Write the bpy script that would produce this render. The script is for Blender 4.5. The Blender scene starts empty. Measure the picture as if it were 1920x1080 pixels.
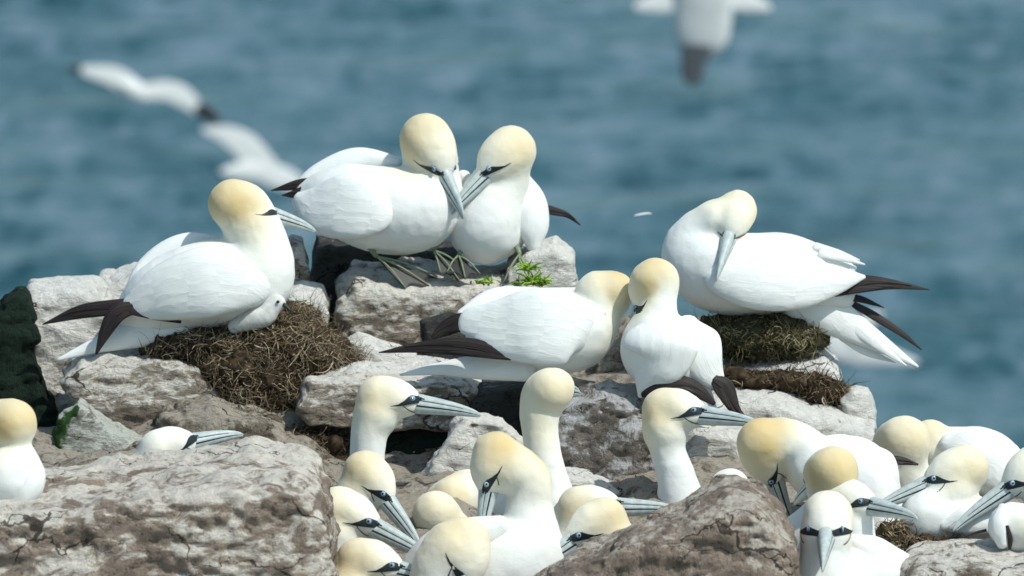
import bpy, bmesh, math, random
import numpy as np
from mathutils import Vector, Matrix
from mathutils.geometry import tessellate_polygon
R = math.radians
scene = bpy.context.scene
COL = scene.collection

# ------------------------------------------------------------------ camera
PITCH = R(13.0)
D0 = 15.0                       # metres to the plane of focus
W0 = 2.133                      # metres the frame spans there
LENS = 36.0 * D0 / W0
CAM = Vector((0.0, -14.6, 33.4))
FWD = Vector((0, math.cos(PITCH), -math.sin(PITCH)))
UPV = Vector((0, math.sin(PITCH), math.cos(PITCH)))
RGT = Vector((1, 0, 0))
cd = bpy.data.cameras.new('camera'); cam = bpy.data.objects.new('camera', cd); COL.objects.link(cam)
cam.location = CAM; cam.rotation_euler = (math.pi/2 - PITCH, 0, 0)
cd.lens = LENS; cd.sensor_width = 36; cd.clip_start = 0.5; cd.clip_end = 20000
cd.dof.use_dof = True; cd.dof.focus_distance = 14.45; cd.dof.aperture_fstop = 6.0
cd.dof.aperture_blades = 0
scene.camera = cam

# ------------------------------------------------------------------ light
SUN_FROM = Vector((0.50, -0.30, 0.92)).normalized()     # towards the sun
elev = math.asin(SUN_FROM.z)
world = bpy.data.worlds.new('World'); scene.world = world; world.use_nodes = True
nt = world.node_tree; nt.nodes.clear()
sky = nt.nodes.new('ShaderNodeTexSky'); sky.sky_type = 'NISHITA'; sky.sun_disc = False
sky.sun_elevation = elev; sky.sun_rotation = math.atan2(SUN_FROM.x, SUN_FROM.y)
sky.air_density = 1.0; sky.dust_density = 1.5; sky.ozone_density = 1.0
bg = nt.nodes.new('ShaderNodeBackground'); bg.inputs['Strength'].default_value = 0.14
wo = nt.nodes.new('ShaderNodeOutputWorld')
wb = nt.nodes.new('ShaderNodeMix'); wb.data_type = 'RGBA'; wb.blend_type = 'MULTIPLY'; wb.inputs[0].default_value = 1.0
wb.inputs[7].default_value = (0.86, 1.0, 0.93, 1)       # white balance of the daylight
nt.links.new(sky.outputs[0], wb.inputs[6]); nt.links.new(wb.outputs[2], bg.inputs[0]); nt.links.new(bg.outputs[0], wo.inputs[0])
sl = bpy.data.lights.new('sun', 'SUN'); sl.energy = 3.5; sl.angle = R(0.6); sl.color = (1.0, 0.985, 0.925)
so = bpy.data.objects.new('sun', sl); COL.objects.link(so)
so.rotation_euler = SUN_FROM.to_track_quat('Z', 'Y').to_euler(); so.location = (5, -5, 50)
vs = scene.view_settings
vs.view_transform = 'Standard'; vs.look = 'None'; vs.exposure = 0.08; vs.gamma = 1.0
scene.render.engine = 'CYCLES'
scene.cycles.max_bounces = 6

# ------------------------------------------------------------------ working frame
# things are modelled in a frame square to the viewing direction: X right, Y down, Z away,
# unit = 1/900 m; place() turns it into world metres around a chosen distance.
def place(pts, d):
    p = np.atleast_2d(np.asarray(pts, float))
    u = W0 / 1920.0
    dep = d + p[:, 2] * u
    x = (p[:, 0] - 960) * u * dep / D0
    y = -(p[:, 1] - 540) * u * dep / D0
    out = (np.array(CAM)[None] + dep[:, None]*np.array(FWD)[None] + x[:, None]*np.array(RGT)[None] + y[:, None]*np.array(UPV)[None])
    return out

def unit(v):
    v = np.asarray(v, float); return v / (np.linalg.norm(v) + 1e-9)

# ------------------------------------------------------------------ numpy noise
def _h(ix, iy, iz, seed):
    n = (ix*374761393 + iy*668265263 + iz*2147483647 + seed*974634777) & 0xFFFFFFFF
    n = ((n ^ (n >> 13)) * 1274126177) & 0xFFFFFFFF
    n = n ^ (n >> 16)
    n = (n * 2246822519) & 0xFFFFFFFF
    return ((n ^ (n >> 15)) & 0xFFFF) / 32767.5 - 1.0
def vnoise(p, seed=0):
    i = np.floor(p).astype(np.int64); f = p - i; f = f*f*f*(f*(f*6-15)+10)
    x, y, z = i[:, 0], i[:, 1], i[:, 2]; fx, fy, fz = f[:, 0], f[:, 1], f[:, 2]
    r = 0
    for a in (0, 1):
        for b in (0, 1):
            for c in (0, 1):
                w = (fx if a else 1-fx)*(fy if b else 1-fy)*(fz if c else 1-fz)
                r = r + w*_h(x+a, y+b, z+c, seed)
    return r
def fbm(p, octv=4, seed=0, gain=0.5):
    r = 0; a = 1.0
    for o in range(octv):
        r = r + a*vnoise(p*(2.03**o) + 17.3*o, seed+o); a *= gain
    return r

# ------------------------------------------------------------------ implicit surface -> mesh
def surface_nets(F, org, h):
    S = F < 0
    nx, ny, nz = F.shape
    corners = [(a, b, c) for a in (0, 1) for b in (0, 1) for c in (0, 1)]
    cnt = sum(S[a:nx-1+a, b:ny-1+b, c:nz-1+c].astype(np.int8) for a, b, c in corners)
    act = np.argwhere((cnt > 0) & (cnt < 8))
    idx = -np.ones((nx-1, ny-1, nz-1), np.int64); idx[tuple(act.T)] = np.arange(len(act))
    sm = np.zeros((len(act), 3)); n = np.zeros(len(act))
    for c0 in corners:
        for ax in range(3):
            if c0[ax]: continue
            c1 = list(c0); c1[ax] = 1
            v0 = F[act[:, 0]+c0[0], act[:, 1]+c0[1], act[:, 2]+c0[2]]
            v1 = F[act[:, 0]+c1[0], act[:, 1]+c1[1], act[:, 2]+c1[2]]
            m = (v0 < 0) != (v1 < 0)
            t = np.where(m, v0/np.where(m, v0-v1, 1), 0)
            pos = np.tile(np.array(c0, float), (len(act), 1)); pos[:, ax] += t
            sm += pos*m[:, None]; n += m
    V = (act + sm/n[:, None])*h + org
    faces = []
    for ax in range(3):
        o1, o2 = (ax+1) % 3, (ax+2) % 3
        sl0 = [slice(1, -1)]*3; sl1 = [slice(1, -1)]*3
        sl0[ax] = slice(0, -1); sl1[ax] = slice(1, None)
        a = S[tuple(sl0)]; b = S[tuple(sl1)]
        for val in (True, False):
            e = np.argwhere((a != b) & (a == val))
            if not len(e): continue
            g = e.copy(); g[:, o1] += 1; g[:, o2] += 1
            q = []
            for d1, d2 in ((0, 0), (-1, 0), (-1, -1), (0, -1)):
                k = g.copy(); k[:, o1] += d1; k[:, o2] += d2
                q.append(idx[k[:, 0], k[:, 1], k[:, 2]])
            q = np.stack(q, 1)
            if not val: q = q[:, ::-1]
            faces.append(q)
    Fq = np.concatenate(faces)
    Fq = Fq[(Fq >= 0).all(1)]
    return V, Fq

def smooth_mesh(V, Q, it=1, lam=0.5):
    e = np.concatenate([Q[:, [0, 1]], Q[:, [1, 2]], Q[:, [2, 3]], Q[:, [3, 0]]])
    for _ in range(it):
        acc = np.zeros_like(V); n = np.zeros(len(V))
        np.add.at(acc, e[:, 0], V[e[:, 1]]); np.add.at(acc, e[:, 1], V[e[:, 0]])
        np.add.at(n, e[:, 0], 1); np.add.at(n, e[:, 1], 1)
        V = V + lam*(acc/np.maximum(n, 1)[:, None] - V)
    return V

def vnormals(V, Q):
    n = np.cross(V[Q[:, 2]]-V[Q[:, 0]], V[Q[:, 3]]-V[Q[:, 1]])
    N = np.zeros_like(V)
    for k in range(4): np.add.at(N, Q[:, k], n)
    return N/(np.linalg.norm(N, axis=1)[:, None]+1e-9)

def smin(a, b, k):
    h = np.clip(0.5+0.5*(b-a)/k, 0, 1)
    return b*(1-h)+a*h - k*h*(1-h)

# ------------------------------------------------------------------ mesh objects
def mkobj(name, V, Fc, mats, parent=None, origin=(0, 0, 0), attr=None, uv=None, midx=None, smooth=True):
    me = bpy.data.meshes.new(name)
    V = np.asarray(V, float) - np.array(origin)[None]
    me.from_pydata(V.tolist(), [], [list(map(int, f)) for f in Fc])
    for m in (mats if isinstance(mats, (list, tuple)) else [mats]): me.materials.append(m)
    if smooth: me.polygons.foreach_set('use_smooth', [True]*len(me.polygons))
    if midx is not None: me.polygons.foreach_set('material_index', list(map(int, midx)))
    if attr:
        for k, vals in attr.items():
            a = me.attributes.new(k, 'FLOAT', 'POINT'); a.data.foreach_set('value', np.asarray(vals, np.float32))
    if uv is not None:
        u = me.uv_layers.new(name='UVMap')
        vi = np.zeros(len(me.loops), np.int32); me.loops.foreach_get('vertex_index', vi)
        u.data.foreach_set('uv', np.asarray(uv, np.float32)[vi].ravel())
    bm = bmesh.new(); bm.from_mesh(me); bmesh.ops.recalc_face_normals(bm, faces=bm.faces); bm.to_mesh(me); bm.free()
    o = bpy.data.objects.new(name, me); COL.objects.link(o)
    if parent is not None: o.parent = parent
    else: o.location = origin
    return o
def tag(o, label=None, cat=None, group=None, kind=None):
    if label: o['label'] = label
    if cat: o['category'] = cat
    if group: o['group'] = group
    if kind: o['kind'] = kind
    return o
def empty(name, loc):
    o = bpy.data.objects.new(name, None); COL.objects.link(o); o.location = loc; o.empty_display_size = 0.05
    return o

# ------------------------------------------------------------------ materials
def newmat(name, rough=0.7, spec=0.3):
    m = bpy.data.materials.new(name); m.use_nodes = True
    b = m.node_tree.nodes['Principled BSDF']
    b.inputs['Roughness'].default_value = rough; b.inputs['Specular IOR Level'].default_value = spec
    return m, m.node_tree, b
def plain(name, col, rough=0.6, spec=0.3):
    m, t, b = newmat(name, rough, spec)
    # a little uneven pigment so nothing is perfectly flat
    n = t.nodes.new('ShaderNodeTexNoise'); n.inputs['Scale'].default_value = 90; n.inputs['Detail'].default_value = 4
    tc = t.nodes.new('ShaderNodeTexCoord'); t.links.new(tc.outputs['Object'], n.inputs['Vector'])
    r = t.nodes.new('ShaderNodeValToRGB')
    r.color_ramp.elements[0].position = 0.3; r.color_ramp.elements[1].position = 0.7
    r.color_ramp.elements[0].color = (*[c*0.82 for c in col], 1); r.color_ramp.elements[1].color = (*[min(1, c*1.12) for c in col], 1)
    t.links.new(n.outputs['Fac'], r.inputs[0]); t.links.new(r.outputs[0], b.inputs['Base Color'])
    return m
def mixn(t, fac, a, b):
    m = t.nodes.new('ShaderNodeMix'); m.data_type = 'RGBA'
    for sock, v in ((m.inputs[0], fac), (m.inputs[6], a), (m.inputs[7], b)):
        if hasattr(v, 'is_output'): t.links.new(v, sock)
        elif isinstance(v, (int, float)): sock.default_value = v
        else: sock.default_value = (*v, 1)
    return m.outputs[2]
def ramp(t, src, stops):
    r = t.nodes.new('ShaderNodeValToRGB'); e = r.color_ramp.elements
    while len(e) < len(stops): e.new(0.5)
    for el, (p, c) in zip(e, stops):
        el.position = p; el.color = (*c, 1) if hasattr(c, '__len__') else (c, c, c, 1)
    t.links.new(src, r.inputs[0]); return r.outputs[0]
def mathn(t, op, a, b=0.0, clamp=False):
    m = t.nodes.new('ShaderNodeMath'); m.operation = op; m.use_clamp = clamp
    for s, v in zip(m.inputs, (a, b)):
        if hasattr(v, 'is_output'): t.links.new(v, s)
        else: s.default_value = v
    return m.outputs[0]
def noise(t, vec, scale, detail=4, rough=0.55, dist=0.0, vscale=None):
    if vscale is not None:
        mp = t.nodes.new('ShaderNodeMapping'); mp.inputs['Scale'].default_value = vscale
        t.links.new(vec, mp.inputs['Vector']); vec = mp.outputs[0]
    n = t.nodes.new('ShaderNodeTexNoise'); n.inputs['Scale'].default_value = scale
    n.inputs['Detail'].default_value = detail; n.inputs['Roughness'].default_value = rough; n.inputs['Distortion'].default_value = dist
    t.links.new(vec, n.inputs['Vector']); return n.outputs['Fac']

WHITE = (0.765, 0.78, 0.755); WHITE2 = (0.70, 0.72, 0.705)
CREAM = (0.785, 0.752, 0.61); BUFF = (0.61, 0.468, 0.225)
def plumage():
    m, t, b = newmat('white plumage', 0.8, 0.15)
    at = t.nodes.new('ShaderNodeAttribute'); at.attribute_name = 'buff'
    tc = t.nodes.new('ShaderNodeTexCoord').outputs['Object']
    fine = noise(t, tc, 45, 5, 0.6); soft = noise(t, tc, 9, 3)
    w = mixn(t, ramp(t, soft, [(0.35, 0.0), (0.7, 1.0)]), WHITE, WHITE2)
    f = mathn(t, 'ADD', at.outputs['Fac'], mathn(t, 'MULTIPLY', mathn(t, 'SUBTRACT', fine, 0.5), 0.05), True)
    c = mixn(t, ramp(t, f, [(0.06, 0.0), (0.38, 1.0)]), w, CREAM)
    c = mixn(t, ramp(t, f, [(0.40, 0.0), (0.95, 1.0)]), c, BUFF)
    t.links.new(c, b.inputs['Base Color'])
    ff = noise(t, tc, 120, 3, 0.6, 0.4, (1, 1, 2.2))
    bp = t.nodes.new('ShaderNodeBump'); bp.inputs['Strength'].default_value = 0.4; bp.inputs['Distance'].default_value = 0.004
    hh = mathn(t, 'ADD', mathn(t, 'MULTIPLY', ff, 0.22), mathn(t, 'ADD', mathn(t, 'MULTIPLY', noise(t, tc, 16, 2, 0.5), 2.2), mathn(t, 'MULTIPLY', noise(t, tc, 42, 3, 0.5, 0.6), 0.6)))
    t.links.new(hh, bp.inputs['Height']); t.links.new(bp.outputs[0], b.inputs['Normal'])
    b.inputs['Sheen Weight'].default_value = 0.15
    return m
def feather(name, c1, c2, dark=False):
    m, t, b = newmat(name, 0.6 if dark else 0.75, 0.3 if dark else 0.15)
    uvn = t.nodes.new('ShaderNodeUVMap').outputs[0]
    tc = t.nodes.new('ShaderNodeTexCoord').outputs['Object']
    st = noise(t, uvn, 1.0, 4, 0.6, 0.3, (9, 160, 1)); soft = noise(t, tc, 12, 4)
    # rows of overlapping vanes
    sp = t.nodes.new('ShaderNodeSeparateXYZ'); t.links.new(uvn, sp.inputs[0])
    warp = mathn(t, 'MULTIPLY', mathn(t, 'SUBTRACT', noise(t, tc, 14, 2), 0.5), 0.05)
    ur = mathn(t, 'MULTIPLY', mathn(t, 'ADD', sp.outputs[0], warp), 15.0 if not dark else 3.0)
    vr = mathn(t, 'ADD', mathn(t, 'MULTIPLY', mathn(t, 'ADD', sp.outputs[1], warp if not dark else 0.0), 38.0 if not dark else 75.0), mathn(t, 'MULTIPLY', mathn(t, 'FLOOR', ur), 0.5 if not dark else 0.0))
    fv = mathn(t, 'SUBTRACT', mathn(t, 'FRACT', vr), 0.5)
    if dark: saw = mathn(t, 'FRACT', vr)
    else: saw = mathn(t, 'FRACT', mathn(t, 'ADD', ur, mathn(t, 'MULTIPLY', mathn(t, 'MULTIPLY', fv, fv), 3.2)))
    c = mixn(t, ramp(t, soft, [(0.3, 0.0), (0.75, 1.0)]), c1, c2)
    if dark:
        c = mixn(t, ramp(t, st, [(0.45, 0.0), (0.75, 0.6)]), c, tuple(min(1, 2.2*x) for x in c2))
        c = mixn(t, ramp(t, saw, [(0.90, 0.0), (0.97, 0.35)]), c, tuple(min(1, 4.0*x) for x in c2))
    t.links.new(c, b.inputs['Base Color'])
    hh = mathn(t, 'ADD', mathn(t, 'MULTIPLY', saw, 0.24 if not dark else 0.5), mathn(t, 'MULTIPLY', st, 0.4 if dark else 0.22))
    hh = mathn(t, 'ADD', hh, mathn(t, 'MULTIPLY', noise(t, tc, 12, 3), 0.9 if not dark else 0.6))
    bp = t.nodes.new('ShaderNodeBump'); bp.inputs['Strength'].default_value = 0.6; bp.inputs['Distance'].default_value = 0.005
    t.links.new(hh, bp.inputs['Height']); t.links.new(bp.outputs[0], b.inputs['Normal'])
    return m
M_PLUM = plumage()
M_WING = feather('white wing feathers', WHITE, WHITE2)
M_BLACK = feather('black brown primaries', (0.009, 0.007, 0.007), (0.022, 0.015, 0.014), True)
M_BROWN = feather('worn brown primaries', (0.06, 0.042, 0.038), (0.13, 0.085, 0.075), True)
M_BILL = plain('blue grey bill', (0.43, 0.49, 0.485), 0.45, 0.35)
M_LINE = plain('black bare skin', (0.012, 0.02, 0.025), 0.5, 0.4)
M_IRIS = plain('pale blue iris', (0.30, 0.41, 0.47), 0.3, 0.4)
M_RING = plain('cobalt eye ring', (0.05, 0.13, 0.25), 0.4, 0.4)
M_PUPIL = plain('pupil', (0.005, 0.006, 0.008), 0.1, 0.8)
M_WEB = plain('dark web skin', (0.035, 0.035, 0.032), 0.5, 0.4)
M_TOE = plain('pale green toe line', (0.20, 0.24, 0.15), 0.5, 0.3)
M_FOOTGREY = plain('grey underparts', (0.13, 0.14, 0.15), 0.7, 0.2)
M_DOWN = plain('grey white down', (0.60, 0.60, 0.57), 0.9, 0.1)

def rockmat(name, guano=0.4, base=(0.32, 0.268, 0.21), dark=(0.066, 0.054, 0.042), pale=(0.78, 0.745, 0.67), moss=0.0, mosscol=(0.045, 0.075, 0.03), strat=(1, 1, 2.6), sc=1.0, leftmoss=0.0):
    m, t, b = newmat(name, 0.92, 0.15)
    tc = t.nodes.new('ShaderNodeTexCoord').outputs['Object']
    big = noise(t, tc, 4.5*sc, 4, 0.6, 0.6, strat); mid = noise(t, tc, 15*sc, 8, 0.72, 0.5, strat); fin = noise(t, tc, 62*sc, 8, 0.75, 0.3)
    blot = noise(t, tc, 30*sc, 5, 0.7, 1.0, strat)
    c = mixn(t, ramp(t, mid, [(0.38, 0.0), (0.58, 1.0)]), tuple(0.5*(x+y) for x, y in zip(dark, base)), base)
    c = mixn(t, ramp(t, big, [(0.42, 0.0), (0.68, 0.7)]), c, tuple(min(1, x*1.5) for x in base))
    c = mixn(t, ramp(t, blot, [(0.28, 0.65), (0.40, 0.0)]), c, dark)
    c = mixn(t, ramp(t, fin, [(0.36, 0.85), (0.47, 0.0)]), c, dark)
    # droppings whiten what faces up, broken by noise
    geo = t.nodes.new('ShaderNodeNewGeometry'); sx = t.nodes.new('ShaderNodeSeparateXYZ'); t.links.new(geo.outputs['Normal'], sx.inputs[0])
    up = mathn(t, 'MULTIPLY', sx.outputs['Z'], 0.22)
    g = mathn(t, 'ADD', mathn(t, 'ADD', mathn(t, 'MULTIPLY', big, 0.8), mathn(t, 'MULTIPLY', noise(t, tc, 18*sc, 9, 0.74, 0.9, strat), 1.4)), mathn(t, 'SUBTRACT', up, 0.6))
    th = 0.98 - 0.60*guano
    gm = ramp(t, g, [(max(0, th-0.06), 0.0), (min(1, th+0.08), 1.0)])
    gcol = mixn(t, ramp(t, fin, [(0.38, 0.0), (0.55, 1.0)]), tuple(0.35*x+0.65*y for x, y in zip(base, pale)), pale)
    c = mixn(t, gm, c, gcol)
    c = mixn(t, ramp(t, noise(t, tc, 45*sc, 7, 0.75, 0.8), [(0.33, 0.8), (0.40, 0.0)]), c, dark)
    # open joints that hold dirt
    wv = t.nodes.new('ShaderNodeVectorMath'); wv.operation = 'ADD'
    nn = t.nodes.new('ShaderNodeTexNoise'); nn.inputs['Scale'].default_value = 7; nn.inputs['Detail'].default_value = 5; t.links.new(tc, nn.inputs['Vector'])
    sc_ = t.nodes.new('ShaderNodeVectorMath'); sc_.operation = 'SCALE'; sc_.inputs['Scale'].default_value = 0.22
    t.links.new(nn.outputs['Color'], sc_.inputs[0]); t.links.new(tc, wv.inputs[0]); t.links.new(sc_.outputs[0], wv.inputs[1])
    cr = t.nodes.new('ShaderNodeTexVoronoi'); cr.feature = 'DISTANCE_TO_EDGE'; cr.inputs['Scale'].default_value = 4.2*sc
    mp2 = t.nodes.new('ShaderNodeMapping'); mp2.inputs['Scale'].default_value = (0.7, 0.9, 1.9); mp2.inputs['Rotation'].default_value = (0.25, 0.45, 0.3)
    t.links.new(wv.outputs[0], mp2.inputs['Vector']); t.links.new(mp2.outputs[0], cr.inputs['Vector'])
    wd = mathn(t, 'MULTIPLY', ramp(t, noise(t, tc, 6*sc, 3), [(0.46, 0.0), (0.66, 1.0)]), 0.016)
    crack = mathn(t, 'LESS_THAN', cr.outputs['Distance'], wd)
    c = mixn(t, mathn(t, 'MULTIPLY', crack, 0.85), c, tuple(x*0.45 for x in dark))
    if moss or leftmoss:
        ms = mathn(t, 'ADD', noise(t, tc, 9, 5, 0.7), mathn(t, 'MULTIPLY', sx.outputs['X'], -leftmoss))
        c = mixn(t, ramp(t, ms, [(0.66-0.3*moss, 0.0), (0.78-0.3*moss, 1.0)]), c, mosscol)
    t.links.new(c, b.inputs['Base Color'])
    hh = mathn(t, 'ADD', mathn(t, 'MULTIPLY', mid, 2.0), mathn(t, 'ADD', mathn(t, 'MULTIPLY', fin, 1.2), mathn(t, 'SUBTRACT', mathn(t, 'MULTIPLY', blot, 0.8), mathn(t, 'MULTIPLY', crack, 0.8))))
    bp = t.nodes.new('ShaderNodeBump'); bp.inputs['Strength'].default_value = 1.0; bp.inputs['Distance'].default_value = 0.009
    t.links.new(hh, bp.inputs['Height']); t.links.new(bp.outputs[0], b.inputs['Normal'])
    return m
# ------------------------------------------------------------------ curves and lofts
def catmull(P, n):
    P = np.asarray(P, float)
    if len(P) == 2:
        t = np.linspace(0, 1, n)[:, None]; return P[0]*(1-t)+P[1]*t
    Q = np.vstack([2*P[0]-P[1], P, 2*P[-1]-P[-2]])
    out = []
    for s in np.linspace(0, len(P)-1, n):
        i = min(int(s), len(P)-2); t = s-i
        a, b, c, d = Q[i:i+4]
        out.append(0.5*((2*b)+(-a+c)*t+(2*a-5*b+4*c-d)*t*t+(-a+3*b-3*c+d)*t**3))
    return np.array(out)

def loft(st, n=(0, -0.2, -1), rings=28, seg=18, pw=1.0, flat=0.0):
    """tapering form with an oval section; st = [(x, y, z, half width, half thickness)]"""
    C = catmull(st, rings); n = unit(n)
    def cap(e, q):                                  # close a broad end with a rounded cap
        if e[3] < 5: return []
        t = unit(e[:3]-q[:3]); return [np.r_[e[:3]+t*e[3]*0.75*math.sin(a), e[3]*math.cos(a), e[4]*math.cos(a)] for a in (0.45, 0.85, 1.2, 1.45)]
    C = np.array(cap(C[0], C[1])[::-1]+list(C)+cap(C[-1], C[-2])); rings = len(C)
    V = []; UV = []; L = 0
    for i in range(rings):
        p = C[i, :3]; w = max(C[i, 3], 0.4); th = max(C[i, 4], 0.3)
        tg = unit(C[min(i+1, rings-1), :3] - C[max(i-1, 0), :3])
        sd = unit(np.cross(tg, n)); nn = unit(np.cross(sd, tg))
        if i: L += np.linalg.norm(C[i, :3]-C[i-1, :3])
        for k in range(seg):
            a = 2*math.pi*k/seg
            ca, sa = math.cos(a), math.sin(a)
            ca = math.copysign(abs(ca)**pw, ca); sa = math.copysign(abs(sa)**pw, sa)
            V.append(p + sd*w*ca + nn*th*sa); UV.append((L/900.0, ca*w/900.0 + 0.1))
    F = []
    for i in range(rings-1):
        for k in range(seg):
            k2 = (k+1) % seg
            F.append((i*seg+k, i*seg+k2, (i+1)*seg+k2, (i+1)*seg+k))
    for i, p in ((0, C[0]), (rings-1, C[-1])):
        V.append(p[:3] - 0*n); UV.append((0 if i == 0 else L/900, 0.1)); c = len(V)-1
        for k in range(seg): F.append((i*seg+k, i*seg+(k+1) % seg, c))
    return np.array(V), F, np.array(UV)

def joinm(parts):
    V = []; F = []; U = []; o = 0
    for v, f, u in parts:
        V.append(v); F += [tuple(i+o for i in q) for q in f]; U.append(u); o += len(v)
    return np.vstack(V), F, np.vstack(U)

def tube(pts, r, seg=5):
    """thin tube along points (px frame), r scalar or list"""
    P = np.asarray(pts, float); n = len(P); rr = r if hasattr(r, '__len__') else [r]*n
    V = []; F = []
    for i in range(n):
        tg = unit(P[min(i+1, n-1)]-P[max(i-1, 0)])
        a = unit(np.cross(tg, (0.13, 0.31, 0.94))); b = np.cross(tg, a)
        for k in range(seg):
            t = 2*math.pi*k/seg; V.append(P[i]+(a*math.cos(t)+b*math.sin(t))*rr[i])
    for i in range(n-1):
        for k in range(seg):
            k2 = (k+1) % seg; F.append((i*seg+k, i*seg+k2, (i+1)*seg+k2, (i+1)*seg+k))
    F.append(tuple(range(seg))); F.append(tuple(range((n-1)*seg, n*seg)))
    return np.array(V), F, np.zeros((len(V), 2))

def ellips(c, ax, rad, nu=14, nv=9):
    ax = [np.asarray(a, float) for a in ax]
    V = []; F = []
    for j in range(nv+1):
        ph = math.pi*j/nv
        for i in range(nu):
            th = 2*math.pi*i/nu
            l = (math.sin(ph)*math.cos(th)*rad[0], math.sin(ph)*math.sin(th)*rad[1], math.cos(ph)*rad[2])
            V.append(np.asarray(c)+l[0]*ax[0]+l[1]*ax[1]+l[2]*ax[2])
    for j in range(nv):
        for i in range(nu):
            i2 = (i+1) % nu; F.append((j*nu+i, j*nu+i2, (j+1)*nu+i2, (j+1)*nu+i))
    return np.array(V), F, np.zeros((len(V), 2))

# ------------------------------------------------------------------ the bird
HS = [(-20, 0, -1, 40), (4, 0, 0, 38.5), (26, 0, -2, 30), (43, 0, -5, 19)]   # skull spheres
def seg_sdf(P, chain):
    d = None
    for a, b in zip(chain[:-1], chain[1:]):
        ab = b[:3]-a[:3]; L2 = float(ab@ab)+1e-6
        t = np.clip(((P-a[:3])@ab)/L2, 0, 1)
        q = P - a[:3] - t[:, None]*ab
        dd = np.sqrt((q*q).sum(1)) - (a[3]+(b[3]-a[3])*t)
        d = dd if d is None else np.minimum(d, dd)
    return d

def bill(fr, s, ln=1.0):
    """upper and lower mandible in head axes; fr maps local to working frame"""
    rings, seg = 26, 36
    parts = {}
    g = 0.0
    def station(t):
        x = 44 + 128*ln*t
        cz = -9 - 2*t - 5*t**5
        h = 1.0*(1-t)**0.52
        w = 16.5*(1-t)**0.85 + 0.8
        return x, cz, h, w
    for nm, a0, a1 in (('upper_mandible', g, math.pi-g), ('lower_mandible', math.pi-g, 2*math.pi+g)):
        V = []; F = []; MI = []
        for i in range(rings):
            t = i/(rings-1)
            if nm[0] == 'l': t *= 0.975
            x, cz, h, w = station(t)
            for k in range(seg+1):
                a = a0+(a1-a0)*k/seg
                ca, sa = math.cos(a), math.sin(a)
                yy = w*math.copysign(abs(ca)**0.8, ca); zz = (h*(23 if sa > 0 else 14)+0.7)*math.copysign(abs(sa)**0.95, sa)
                if nm[0] == 'u' and abs(sa-0.42) < 0.12 and t < 0.93: yy *= 0.93   # nasal groove
                V.append((x, yy, cz+zz))
        n = seg+1
        for i in range(rings-1):
            t = i/(rings-1)
            for k in range(seg):
                F.append((i*n+k, i*n+k+1, (i+1)*n+k+1, (i+1)*n+k))
                am = a0+(a1-a0)*(k+0.5)/seg; sa = math.sin(am)
                edge = (k < 1 or k >= seg-1)
                if nm[0] == 'u': dark = edge or (0.42 < sa < 0.52 and t < 0.7) or (t < 0.15*(1-abs(sa-0.62)/0.3) )
                else: dark = edge 
                MI.append(1 if dark else 0)
            F.append((i*n, (i+1)*n, (i+1)*n+n-1, i*n+n-1)); MI.append(1)
        F.append(tuple(range(n))); MI.append(0)
        F.append(tuple(range((rings-1)*n, rings*n))); MI.append(0)
        parts[nm] = (fr(np.array(V)), F, MI)
    return parts

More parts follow.
